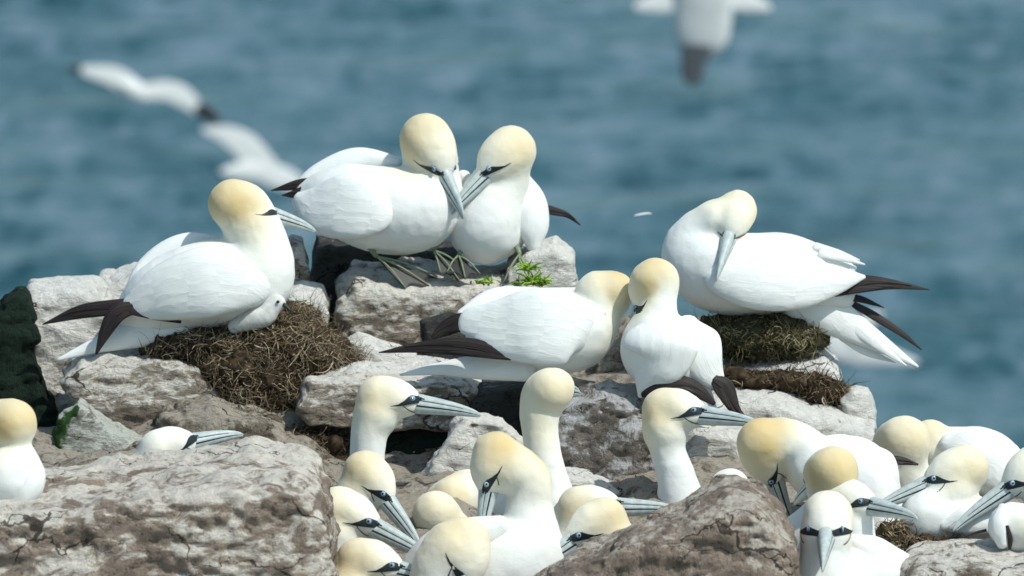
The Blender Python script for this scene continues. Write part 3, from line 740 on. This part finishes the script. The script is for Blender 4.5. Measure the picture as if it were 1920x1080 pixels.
def nest(label, blobs, d, n, mat, seed=0, ln=60, th=1.2, name='nest', cat='nest', group='nests of seaweed and grass', down=0.3, core=True, mean_tone=0.5):
    rng = np.random.RandomState(seed); VV = []; FF = []; TT = []; o = 0
    if core:
        h = 6.0; B = np.array(blobs, float); lo = (B[:, :3]-B[:, 3:6]).min(0)-20; hi = (B[:, :3]+B[:, 3:6]).max(0)+20
        nn = ((hi-lo)/h).astype(int)+1
        P = np.stack(np.meshgrid(*[lo[i]+h*np.arange(nn[i]) for i in range(3)], indexing='ij'), -1).reshape(-1, 3)
        f = None
        for b_ in B:
            q = (P-b_[:3])/(b_[3:6]*0.93); g = (np.sqrt((q*q).sum(1))-1)*b_[3:6].min(); f = g if f is None else smin(f, g, 10)
        f += fbm(P/30., 3, seed)*9
        V, Q = surface_nets(f.reshape(nn), lo, h); V = V+vnormals(V, Q)*(fbm(V/11., 3, seed+1)*4)[:, None]
        VV.append(V); FF += Q.tolist(); TT.append(np.clip(0.10+0.25*fbm(V/9., 3, 2), 0, 1)); o = len(V)  # core toned darker to paint the shade between strands
    wts = np.array([b_[3]*b_[4] for b_ in blobs]); wts = wts/wts.sum()
    clump = np.clip(1+0.9*vnoise(np.c_[np.arange(n)*0.0+0.5, np.arange(n)*0.07, np.zeros(n)], seed), 0.3, 1.8)
    last = None
    for i in range(n):
        b_ = np.array(blobs[rng.choice(len(blobs), p=wts)], float)
        u = rng.normal(size=3)
        if last is not None and i % 14: b_, u = last[0], last[1]+rng.normal(size=3)*0.16      # strands lie in matted tufts
        else: base_t = rng.normal(size=3)
        u[2] = -abs(u[2])*1.0; u = unit(u); last = (b_, u)
        p = b_[:3]+u*b_[3:6]*rng.uniform(0.92, 1.06); nrm = unit(u/b_[3:6])
        t = unit(np.cross(nrm, base_t+rng.normal(size=3)*0.7)); t = unit(t+nrm*rng.uniform(-.1, .35)+np.array((0, down*rng.rand(), 0)))
        L = ln*rng.uniform(0.35, 1.25)*(1.7 if rng.rand() < 0.08 else 1); bend = rng.normal(size=3)*1.1; curl = np.cross(t, rng.normal(size=3))
        pts = []; m = 6; c = p.copy()
        for k in range(m+1):
            pts.append(c.copy()); t = unit(t+(bend*0.14+curl*0.22-nrm*0.12+rng.normal(size=3)*0.10)); c = c+t*L/m
        r0 = th*rng.choice([0.6, 0.8, 1.0, 1.3, 2.2], p=[.25, .3, .25, .14, .06])
        v, f, _ = tube(pts, [r0*(1-0.6*k/m) for k in range(m+1)], 3)
        VV.append(v); FF += [tuple(q+o for q in fc) for fc in f]; o += len(v)
        TT.append(np.full(len(v), np.clip(rng.beta(1.3, 2.2)*mean_tone*2.3*clump[i], 0, 1)))
    V = np.vstack(VV); ctr = place([(blobs[0][0], blobs[0][1], blobs[0][2])], d)[0]
    ob = mkobj(name, place(V, d), FF, mat, None, ctr, {'tone': np.concatenate(TT)})
    return tag(ob, label, cat, group)
nest('tall brown nest of dried seaweed under the leftmost gannet, spilling down the rock', [(520, 655, 10, 120, 68, 90), (470, 705, -20, 115, 70, 70), (600, 680, 0, 80, 50, 60), (410, 640, 10, 120, 32, 70), (330, 655, 0, 62, 18, 50), (530, 600, 30, 75, 36, 60), (530, 750, -30, 85, 45, 50), (440, 750, -30, 70, 40, 40)], 15.0, 9500, M_NEST, 1, 38, 0.75, down=0.5, mean_tone=0.66)
nest('mossy olive-brown nest under the preening gannet on the right', [(1425, 630, 0, 118, 44, 80), (1370, 625, 10, 80, 36, 70), (1490, 640, 0, 55, 34, 60)], 15.12, 3600, M_NESTG, 2, 30, 0.75, mean_tone=0.66)
nest('thin dark layer of old nest litter beneath the white shelf on the right', [(1440, 712, -60, 120, 17, 40), (1540, 735, -50, 48, 28, 40), (1330, 706, -60, 60, 18, 40)], 15.12, 1900, M_NEST, 3, 28, 0.9, mean_tone=0.42, name='nest_litter', cat='nest litter')
nest('small straw nest edge beside the gannet facing left at the lower right', [(1672, 1000, 0, 28, 22, 30), (1740, 1020, 0, 70, 16, 40)], 14.1, 900, M_NEST, 4, 28, 0.9, mean_tone=0.7)
nest('trampled nest litter on the slope below the brown nest', [(420, 790, 0, 90, 22, 40), (560, 830, 0, 90, 26, 40), (600, 880, -20, 70, 26, 40)], 14.85, 1500, M_NEST, 5, 34, 1.0, mean_tone=0.45, name='nest_litter', cat='nest litter', core=True)

def grass(label, tufts, d, seed, n, ln):
    rng = np.random.RandomState(seed); VV = []; FF = []; TT = []; o = 0
    for (x, y, z, sp, l) in tufts:
        for i in range(n):
            p = np.array((x+rng.normal()*sp, y+rng.normal()*sp*0.25, z+rng.normal()*sp)); t = unit((rng.normal()*0.9, -rng.uniform(0.1, 1.2), rng.normal()*0.6))
            L = l*rng.uniform(0.4, 1.3); pts = []
            for k in range(6): pts.append(p.copy()); p = p+t*L/5; t = unit(t+np.array((rng.normal()*0.3, 0.16, 0)))
            v, f, _ = tube(pts, [2.6*(1-0.8*k/5) for k in range(6)], 3)
            VV.append(v); FF += [tuple(q+o for q in fc) for fc in f]; o += len(v); TT.append(np.full(len(v), rng.rand()))
    V = np.vstack(VV); x, y, z = tufts[0][:3]
    ob = mkobj('grass_tuft', place(V, d), FF, M_GRASS, None, place([(x, y, z)], d)[0], {'tone': np.concatenate(TT)})
    return tag(ob, label, 'grass', 'green grass on the summit')
grass('bright green grass tuft at the right foot of the frontal gannet on the summit', [(996, 532, -60, 6, 36), (990, 506, -50, 3, 30), (1012, 532, -55, 9, 20)], 15.22, 1, 38, 40)
grass('low green grass sprig between the feet of the summit pair', [(908, 530, -60, 11, 13)], 15.22, 2, 34, 18)
# ------------------------------------------------------------------ gannets on the upper ledges
def W(*st, **k): return dict(st=st, **k)
def chick(d):
    V = []
    bird('small grey-white downy chick tucked against the breast of the leftmost nesting gannet', d, [(440, 612, -52, 14, 0), (470, 600, -60, 20, 0), (496, 592, -62, 20, 0), (508, 578, -62, 18, 0), (518, 568, -62, 17, 0)], None, cat='chick', name='chick', group='gannet chicks', h=3.2)
    r = BIRDS[-1]
    b = np.array(r.location)
    for ch in r.children: ch.data.materials[0] = M_DOWN
    v, f, u = loft([(531, 571, -70, 4.5, 4), (539, 577, -74, 3, 2.4), (545, 583, -77, 1, 1)], rings=8, seg=10)
    mkobj('beak', place(v, d), f, M_LINE, r, b)
    e = ellips((521, 566, -81), ((1, 0, 0), (0, 1, 0), (0, 0, 1)), (3.4, 3.0, 2))
    mkobj('eye', place(e[0], d), e[1], M_PUPIL, r, b)

# A
bird('leftmost nesting gannet on the brown nest, facing right with black wingtips crossed at left', 15.0,
     [(255, 590, 10, 42), (310, 555, 0, 70), (395, 533, 0, 84), (470, 525, -8, 78), (487, 470, -12, 58, .05), (475, 432, -10, 52, .4)],
     dict(c=(464, 387, -10), dir=(0.93, 0.24, 0.25), s=.90, up=(0.1, -1, 0), noeye=True, ln=.88, mk=.6), fat=1.28, buff=1.0,
     wings=[W((512, 545, -50, 8, 8), (478, 535, -74, 42, 20), (400, 528, -84, 68, 24), (320, 545, -72, 58, 20), (262, 568, -52, 34, 13), (224, 580, -38, 6, 5)),
            W((430, 470, 40, 20, 20), (350, 470, 48, 34, 20), (280, 505, 40, 26, 14), (236, 560, 20, 8, 6))],
     tips=[W((262, 570, -44, 12, 3), (215, 576, -42, 15, 4), (150, 585, -30, 13, 3), (80, 608, -24, 1, 1)), W((262, 575, -56, 10, 3), (222, 586, -58, 17, 4), (200, 618, -56, 13, 3), (180, 664, -52, 2, 1)),
           W((340, 604, -70, 3, 3), (290, 594, -66, 6, 3), (235, 580, -58, 8, 3))],
     tails=[W((340, 612, -10, 34, 26), (260, 625, -10, 28, 20), (180, 648, -14, 15, 8), (105, 676, -18, 2, 2))])
chick(15.0)
# B
def feetB(r, b, d):
    foot(r, b, d, (706, 482, -40), [(760, 541, -62), (805, 537, -40), (820, 520, -15)], (690, 462, -25))
    foot(r, b, d, (812, 470, -20), [(826, 512, -50), (862, 528, -55), (870, 505, -30)], (800, 455, -10))
bird('left gannet of the summit pair, side on with head bowed down over its mate', 15.3,
     [(575, 372, 30, 30), (640, 375, 10, 66), (715, 393, -8, 82), (788, 388, -12, 77), (808, 330, 6, 53), (806, 295, -6, 48, .25)],
     dict(c=(812, 284, -34), dir=(0.46, 0.84, -0.42), s=.97, up=(0.62, -0.42, -0.72), mk=.6, ln=.84), fat=1.25, buff=.9,
     wings=[W((742, 395, -72, 10, 10), (712, 392, -88, 46, 16), (655, 388, -80, 62, 18), (600, 385, -48, 52, 16), (560, 372, -10, 14, 8)),
            W((745, 305, 30, 12, 14), (670, 300, 45, 24, 22), (600, 325, 45, 20, 16), (555, 352, 40, 8, 6))],
     tips=[W((640, 438, -62, 7, 3), (606, 432, -50, 3, 2)), W((605, 340, 15, 8, 3), (560, 346, 20, 10, 4), (508, 357, 25, 1, 1)), W((600, 350, 0, 16, 3), (565, 362, 5, 12, 4), (528, 366, 10, 1, 1))],
     tails=[W((600, 390, 20, 22, 14), (560, 405, 30, 14, 6), (520, 418, 36, 3, 2))], extra=feetB)
# C
def feetC(r, b, d):
    foot(r, b, d, (974, 478, -30), [(944, 530, -60), (975, 545, -75), (992, 532, -50)], (968, 462, -5))
    foot(r, b, d, (860, 480, -40), [(838, 512, -70), (872, 522, -80), (900, 515, -60)], (872, 462, -10))
bird('right gannet of the summit pair, facing us with its head turned left', 15.32,
     [(945, 410, 150, 45), (935, 405, 80, 70), (908, 425, 0, 70), (918, 385, -2, 63), (938, 345, 4, 50, .1)],
     dict(c=(938, 298, -30), dir=(-0.70, 0.64, -0.40), s=.95, ln=.88, up=(-0.55, -0.75, -0.1), mk=.65), fat=1.22, buff=.75,
     wings=[W((978, 335, 20, 18, 16), (990, 375, 10, 36, 24), (998, 425, 5, 34, 24), (1000, 462, 5, 14, 12), n=(0.6, 0, -1)),
            W((870, 330, 40, 14, 14), (858, 365, 50, 26, 18), (850, 420, 50, 22, 16), n=(-0.6, 0, -1))],
     tips=[W((1005, 388, 60, 10, 3), (1040, 396, 90, 8, 3), (1065, 404, 105, 5, 2), (1088, 422, 120, 1, 1))],
     tails=[W((960, 440, 160, 22, 8), (985, 450, 230, 14, 4), (1000, 456, 290, 4, 2))], extra=feetC)
# D
bird('gannet lying across the ledge with bowed head pressed against its neighbour', 14.72,
     [(915, 615, 10, 44), (965, 622, 0, 66), (1035, 622, 0, 78), (1078, 622, -2, 72), (1118, 590, 0, 48, .05), (1120, 556, 0, 44, .45), (1130, 550, 0, 42, .7)],
     dict(c=(1150, 560, 4), dir=(-0.22, 0.95, 0.45), s=.86, up=(1, 0.1, 0)), fat=1.02, buff=.95, tailmat=None,
     wings=[W((1105, 640, -50, 20, 8), (1075, 620, -74, 66, 16), (1010, 612, -80, 74, 20), (940, 612, -62, 58, 16), (880, 602, -40, 28, 8)),
            W((1100, 560, 30, 22, 18), (1020, 565, 45, 26, 20), (930, 565, 40, 26, 16), (868, 592, 26, 14, 8))],
     tips=[W((972, 674, -80, 3, 3), (930, 661, -78, 13, 4), (870, 650, -66, 18, 4), (790, 651, -56, 11, 3), (710, 661, -50, 1, 1)),
           W((905, 612, 4, 18, 4), (866, 604, 10, 18, 5), (835, 616, 14, 15, 4), (812, 632, 14, 5, 2))],
     tails=[W((985, 690, -30, 26, 20), (900, 688, -26, 24, 14), (820, 692, -26, 12, 6), (750, 703, -26, 2, 1))])
# E
bird('gannet seen from behind, leaning its buff head left onto the lying gannet', 14.66,
     [(1262, 700, 10, 56), (1262, 668, 0, 74), (1232, 655, -4, 70), (1230, 605, -2, 44), (1236, 560, 0, 34, .1), (1240, 526, 0, 34, .45), (1228, 520, 0, 33, .8)],
     dict(c=(1210, 538, 2), dir=(-0.30, 0.90, 0.50), s=.82, up=(-0.92, -0.35, 0)), fat=1.0, buff=.95,
     wings=[W((1254, 596, -34, 22, 12), (1240, 640, -62, 70, 20), (1234, 676, -60, 60, 18), (1214, 712, -48, 30, 12), (1200, 742, -38, 5, 4), n=(-0.12, -0.3, -1)),
            W((1286, 610, -26, 26, 14), (1304, 645, -40, 50, 24), (1326, 690, -40, 36, 16), (1354, 728, -30, 10, 5), n=(0.25, -0.3, -1))],
     tips=[W((1206, 740, -50, 6, 3), (1240, 726, -66, 16, 4), (1280, 722, -70, 18, 4), (1312, 736, -64, 13, 4), (1340, 758, -56, 4, 2)), W((1340, 712, -46, 10, 4), (1358, 728, -44, 19, 4), (1380, 770, -40, 10, 3), (1408, 796, -36, 4, 2))],
     tails=[W((1285, 715, -20, 34, 14), (1310, 745, -28, 28, 8), (1340, 790, -30, 12, 4))])
# F
bird('preening gannet on the right-hand nest with its beak pointing down into its wing', 15.1,
     [(1580, 555, 0, 26), (1510, 528, 0, 52), (1430, 518, 0, 72), (1365, 512, 0, 79), (1318, 492, 0, 75), (1302, 462, -2, 56), (1318, 430, -10, 42, .1), (1345, 412, -20, 36, .5)],
     dict(c=(1378, 406, -28), dir=(-0.22, 0.72, -0.62), s=.92, up=(0.05, -0.6, -0.78), ln=0.95, mk=.25, noeye=True), fat=1.0, buff=.72,
     wings=[W((1318, 516, -62, 8, 8), (1350, 522, -78, 34, 18), (1420, 532, -82, 50, 22), (1500, 530, -66, 50, 18), (1570, 524, -44, 28, 10), (1622, 519, -30, 3, 3)),
            W((1400, 455, 30, 18, 20), (1480, 462, 44, 24, 22), (1555, 490, 40, 20, 12), (1600, 505, 30, 8, 5)),
            W((1540, 475, 20, 8, 4), (1580, 484, 20, 7, 3), (1622, 496, 20, 1.5, 1)), W((1530, 462, 30, 8, 4), (1575, 474, 30, 5, 3), (1612, 488, 30, 1.5, 1))],
     tips=[W((1560, 548, -30, 10, 3), (1610, 533, -30, 17, 4), (1670, 533, -28, 10, 3), (1742, 543, -24, 1, 1)), W((1565, 556, -10, 6, 3), (1610, 560, -10, 7, 3), (1658, 577, -10, 1, 1)),
           W((1580, 560, 0, 5, 3), (1635, 590, 0, 8, 3), (1690, 625, 0, 6, 2), (1728, 656, 0, 1, 1))], brown=False,
     tails=[W((1490, 575, 0, 30, 26), (1560, 592, 0, 38, 20), (1630, 632, 0, 22, 8), (1722, 688, 0, 2, 2)), W((1600, 610, -8, 14, 4), (1650, 650, -8, 9, 3), (1700, 686, -8, 1, 1)), W((1560, 610, 8, 14, 4), (1620, 655, 8, 10, 3), (1680, 680, 8, 1, 1))])

# ------------------------------------------------------------------ front rows
G2 = 'gannets gathered on the rocks'
bird('back-turned gannet seated on the foreground boulder, cut off by the left edge', 13.72,
     [(-30, 930, 0, 46), (8, 900, 0, 68), (18, 892, 0, 66), (18, 850, 0, 44), (8, 820, 0, 40, .5)], dict(c=(-2, 796, 0), dir=(-0.85, 0.1, 0.5), s=1.05), fat=1.15,
     wings=[W((40, 850, -20, 14, 12), (60, 890, -34, 30, 20), (40, 930, -44, 26, 16), (-20, 950, -40, 20, 8), n=(0.7, 0, -0.8))])
bird('pale-headed gannet peeking over the big foreground boulder, beak tilted up', 14.25,
     [(230, 980, 10, 60), (250, 920, 5, 42), (290, 870, 0, 40)], dict(c=(316, 836, 0), dir=(0.93, -0.24, 0.2), s=.95, noeye=True, ln=.85), buff=.30)
bird('tall upright gannet left of centre, beak closed and pointing right', 14.45,
     [(640, 1020, 20, 60), (680, 960, 5, 46), (688, 900, 0, 35), (688, 850, 0, 33, .05), (694, 806, 0, 36, .35), (706, 776, 0, 40, .8)], dict(c=(732, 747, 0), dir=(0.99, 0.10, -0.12), s=1.02), fat=1.02, buff=.72)
bird('gannet below the tall left one, head dipped with beak pointing down right', 14.25,
     [(640, 1020, 20, 50), (660, 965, 20, 42, .3), (672, 930, 15, 42, .7)], dict(c=(700, 902, 5), dir=(0.60, 0.72, -0.38), s=.98, up=(0.75, -0.6, -0.25)), fat=1.08, buff=.85)
bird('gannet with a scratched beak pointing down right, half hidden by the left boulder', 14.05,
     [(600, 1110, 10, 60), (620, 1050, 10, 50), (634, 1005, 5, 46, .3)], dict(c=(656, 963, 0), dir=(0.88, 0.40, -0.28), s=1.1), fat=1.0, buff=.6)
bird('gannet at the bottom edge right of the left boulder, showing a pale eye', 13.9,
     [(640, 1160, 10, 50), (660, 1110, 5, 50, .2)], dict(c=(698, 1056, 0), dir=(0.94, 0.18, -0.30), s=1.08), fat=1.05, buff=.8)
bird('round bowed buff head at the bottom edge left of centre, beak hidden', 13.85,
     [(790, 1200, 20, 70), (812, 1120, 10, 54, .1), (824, 1060, 0, 50, .5), (848, 1030, 0, 52, .9)], dict(c=(872, 1044, -4), dir=(0.04, 0.95, -0.30), s=1.15, up=(0.9, -0.2, -0.3)), fat=1.08, buff=.75)
bird('upper of two pale heads seen from behind, left of the large preening gannet', 14.45,
     [(915, 960, 30, 60), (880, 925, 10, 46, .1), (855, 930, 0, 36, .4)], dict(c=(838, 940, 0), dir=(-0.55, 0.3, 0.8), s=.98), fat=1.05, buff=.8)
bird('lower of two pale heads seen from behind, left of the large preening gannet', 14.3,
     [(880, 1060, 20, 60), (850, 1010, 5, 44, .2)], dict(c=(824, 970, 0), dir=(0.30, 0.35, 0.9), s=1.02), fat=1.05, buff=.62)
bird('large preening gannet near centre, neck arched and beak tucked into its breast', 14.0,
     [(850, 1110, 40, 80), (910, 1085, 20, 108), (965, 1065, 5, 100), (990, 1010, 0, 62), (993, 950, 0, 44, .25), (990, 900, -2, 44, .7), (955, 878, -4, 46, .95)],
     dict(c=(922, 872, -8), dir=(-0.22, 0.94, -0.20), s=1.0, up=(-0.92, -0.30, -0.1), ln=0.72), fat=1.06, buff=.95,
     wings=[W((940, 985, -60, 20, 14), (880, 1010, -60, 42, 20), (820, 1040, -40, 46, 20), (760, 1090, -10, 30, 14))])
bird('gannet with its neck stretched up and head turned away, standing centre', 14.35,
     [(1060, 1080, 20, 80), (1045, 1000, 10, 62), (1035, 930, 0, 42), (1022, 870, 0, 36, .15), (1013, 815, 0, 34, .5), (1012, 770, 0, 38, .5), (1022, 740, 0, 41, .55)],
     dict(c=(1038, 728, 4), dir=(0.30, -0.02, 0.95), s=.98), fat=1.02, buff=.7,
     wings=[W((1080, 930, -20, 20, 12), (1100, 990, -30, 34, 18), (1110, 1060, -30, 30, 14), n=(0.4, 0, -1))])
bird('low-headed gannet with long level beak just above the humped boulder', 14.28,
     [(1060, 1060, 20, 60), (1075, 1000, 10, 44), (1085, 968, 5, 40, .5)], dict(c=(1106, 948, 0), dir=(0.99, -0.03, -0.1), s=1.02), fat=.98, buff=.72)
bird('gannet tucked behind the humped boulder with dark face pointing down left', 14.0,
     [(1190, 1100, 30, 60), (1170, 1050, 20, 46), (1150, 1010, 5, 40, .5)], dict(c=(1114, 984, 0), dir=(-0.80, 0.52, -0.32), s=1.05), fat=1.02, buff=.8)
bird('tall upright gannet right of centre behind the humped boulder, beak pointing right', 14.4,
     [(1300, 1010, 20, 70), (1278, 940, 5, 46), (1266, 885, 0, 35), (1252, 845, 0, 34, .25), (1247, 805, 0, 40, .8)], dict(c=(1268, 770, 0), dir=(0.95, 0.07, -0.36), s=1.02), fat=1.06, buff=.8)
bird('gannet bending its buff neck over to the left, beak hidden against its breast', 14.35,
     [(1640, 985, 0, 60), (1612, 905, 10, 72), (1580, 880, 10, 66), (1530, 878, 0, 56), (1510, 848, -4, 46, .2), (1478, 828, -6, 44, .7), (1450, 832, -6, 44, .95)],
     dict(c=(1432, 852, -6), dir=(0.26, 0.85, 0.42), s=1.05, up=(-0.9, 0.3, -0.1), ln=.85), fat=1.08, buff=.98,
     wings=[W((1545, 835, -20, 18, 14), (1575, 870, -36, 40, 20), (1600, 930, -40, 44, 18), (1620, 990, -30, 20, 10), n=(0, -0.3, -1)), W((1630, 840, 0, 12, 10), (1648, 870, -14, 34, 20), (1664, 930, -20, 26, 12), (1672, 980, -20, 10, 6), n=(0.4, -0.2, -1))],
     tips=[W((1655, 862, 10, 9, 3), (1690, 864, 14, 8, 3), (1722, 871, 16, 2, 1))])
bird('gannet hidden behind the humped boulder, only its pale back showing', 14.2, [(1400, 990, 10, 50), (1375, 940, 0, 40), (1368, 915, 0, 34, .3)], dict(c=(1366, 920, 6), dir=(-0.3, 0.5, 0.8), s=.8), buff=.3, group=G2)
bird('back of a smooth buff gannet head just behind the staring gannet', 14.05,
     [(1500, 1010, 30, 46), (1530, 985, 20, 46), (1562, 950, 8, 44, .9), (1560, 920, 2, 44, 1)], dict(c=(1552, 888, 0), dir=(-0.35, 0.22, 0.9), s=1.08), fat=1.1, buff=.92)
bird('staring gannet facing the camera at the lower right, beak pointing straight down', 13.8,
     [(1700, 1130, 160, 60), (1650, 1100, 110, 80), (1590, 1090, 50, 70), (1548, 1100, 5, 58), (1547, 1040, 0, 47, .1), (1549, 1005, 0, 46, .35)], dict(c=(1551, 976, 6), dir=(-0.05, 0.44, -0.90), s=1.08, mk=.72), fat=1.08, buff=.6,
     wings=[W((1590, 1010, 30, 10, 14), (1640, 1040, 50, 36, 24), (1710, 1085, 90, 34, 20), (1790, 1130, 130, 14, 8), n=(0.2, -0.5, -1))])
bird('gannet glancing right between the staring one and the left-facing one, dark lores', 14.0,
     [(1600, 1080, 20, 60), (1598, 1020, 15, 46), (1592, 975, 10, 42, .4)], dict(c=(1592, 938, 4), dir=(0.80, 0.12, -0.58), s=1.02, up=(0.1, -1, -0.1), ln=.9), fat=1.0, buff=.5)
bird('buff head seen from behind above a black wingtip at the right', 14.75,
     [(1760, 930, 30, 50), (1710, 915, 20, 50), (1690, 880, 5, 46, .6)], dict(c=(1684, 832, 0), dir=(-0.45, 0.25, 0.85), s=1.12), fat=1.08, buff=.72)
bird('white gannet back against the sea at the right, yellow nape just showing', 14.9,
     [(1900, 910, -10, 44), (1850, 872, 0, 66), (1800, 858, 0, 58), (1770, 850, 0, 50, .1), (1750, 835, 0, 40, .7)], dict(c=(1735, 830, 6), dir=(-0.5, 0.6, 0.6), s=.85), fat=1.0, buff=.7,
     wings=[W((1775, 830, -50, 18, 12), (1820, 850, -66, 44, 18), (1870, 890, -54, 30, 12), (1920, 935, -30, 6, 4))])
bird('seated gannet at the lower right facing left in profile with dark mask', 14.15,
     [(1890, 985, 30, 34), (1830, 978, 10, 48), (1775, 974, -4, 52), (1738, 970, -10, 52), (1762, 945, -6, 42, 0), (1790, 920, -2, 38, .5)], dict(c=(1786, 886, 0), dir=(-0.90, 0.34, -0.22), s=1.0), fat=1.12, buff=.7,
     wings=[W((1770, 985, -52, 12, 10), (1820, 975, -56, 30, 16), (1880, 970, -40, 26, 10), (1930, 980, -20, 6, 4))])
bird('gannet at the right edge with long grey beak pointing down left', 14.1,
     [(2010, 1010, 10, 60), (1975, 960, 0, 50), (1960, 920, 0, 42, .6)], dict(c=(1930, 886, 0), dir=(-0.78, 0.50, -0.25), s=1.05, ln=1.05), fat=1.1, buff=.6)
bird('hunched gannet body on the flat rock in the bottom right corner', 13.95,
     [(1990, 1020, 10, 56), (1945, 1000, 0, 54), (1905, 992, -4, 46), (1896, 985, -4, 40)], dict(c=(1965, 1010, -50), dir=(-0.3, 0.9, -0.1), s=.8, hide=False), buff=.6,
     wings=[W((1880, 950, -34, 8, 8), (1872, 985, -44, 18, 12), (1880, 1020, -44, 12, 8), n=(-0.4, 0, -1))],
     tips=[W((1888, 985, -54, 3, 2), (1894, 1010, -54, 5, 2), (1893, 1030, -50, 3, 2)), W((1850, 994, -30, 3, 2), (1830, 999, -30, 2.5, 1.5), (1808, 1008, -30, 1, 1))])

# ------------------------------------------------------------------ flying birds over the sea
def flyer(label, d, body, wings, tips, tail=None, tailmat=None):
    f = d/15.0
    root = empty('flying_gannet', place([body[0][:3]], d)[0]); base = root.location.copy(); tag(root, label, 'bird', 'gannets flying over the sea')
    v, fc, u = loft(body, rings=24, seg=16); mkobj('body', place(v, d), fc, M_PLUM, root, base, {'buff': np.zeros(len(v))})
    for w in wings: v, fc, u = loft(**w); mkobj('wing', place(v, d), fc, M_WING, root, base, uv=u)
    for w in tips: v, fc, u = loft(**w); mkobj('wingtip', place(v, d), fc, M_BLACK, root, base, uv=u)
    if tail: v, fc, u = loft(**tail); mkobj('tail', place(v, d), fc, tailmat or M_WING, root, base, uv=u)
flyer('far gannet gliding over the sea at the upper left with both wings spread', 62,
      [(225, 156, -100, 4, 4), (240, 165, -50, 14, 13), (256, 172, 0, 18, 17), (276, 178, 60, 12, 11), (290, 184, 110, 3, 3)],
      [W((255, 168, 0, 17, 5), (215, 145, -20, 19, 5), (158, 132, -30, 9, 3)), W((262, 174, 0, 15, 5), (310, 170, 20, 18, 5), (340, 180, 26, 20, 5), (368, 202, 30, 12, 3))],
      [W((160, 134, -30, 7, 2), (140, 130, -30, 6, 2), (122, 126, -30, 1, 1)), W((370, 202, 30, 11, 3), (390, 214, 34, 13, 3), (410, 228, 38, 5, 2))])
flyer('gannet banking over the sea just above the left nesting bird, wing raised', 58,
      [(415, 322, -60, 4, 4), (440, 322, -30, 14, 13), (480, 322, 0, 22, 20), (520, 330, 30, 20, 18), (560, 345, 70, 4, 4)],
      [W((495, 318, 0, 28, 6), (460, 275, -10, 26, 5), (425, 254, -16, 18, 4), (382, 244, -20, 5, 3)), W((500, 325, 0, 22, 6), (545, 340, 30, 20, 5), (580, 370, 40, 8, 3))], [])
flyer('gannet at the top edge flying away with wings out and dark grey tail hanging', 50,
      [(1320, -90, -60, 20, 18), (1322, -40, -40, 50, 40), (1318, 10, 0, 56, 44), (1316, 60, 30, 52, 36), (1314, 84, 50, 44, 24)],
      [W((1315, -22, 0, 30, 10), (1250, 0, 0, 24, 6), (1195, 12, 0, 8, 3)), W((1325, -22, 0, 30, 10), (1390, 0, 0, 22, 6), (1440, 14, 0, 7, 3))], [],
      W((1310, 78, 20, 30, 16), (1300, 112, 40, 24, 12), (1298, 146, 60, 20, 5)), M_FOOTGREY)
flyer('blurred white bird low over the sea, behind the tail of the preening gannet', 50,
      [(1520, 620, 0, 14, 12), (1560, 640, 0, 34, 28), (1610, 656, 10, 32, 26), (1680, 672, 20, 14, 12), (1720, 680, 30, 4, 4)],
      [W((1590, 640, -20, 28, 6), (1610, 610, -30, 20, 5), (1650, 590, -34, 6, 3))], [])
# loose feather drifting in the air
v, f, u = loft([(1188, 405, 0, 0.8, .4), (1200, 402, 0, 2.0, .5), (1214, 400, 0, 1.8, .5), (1222, 401, 0, .5, .3)], rings=10, seg=8)
o = mkobj('feather', place(v, 16.5), f, M_WING, None, place([(1204, 402, 0)], 16.5)[0], uv=u); tag(o, 'tiny white feather drifting in front of the sea, left of the preening gannet', 'feather')
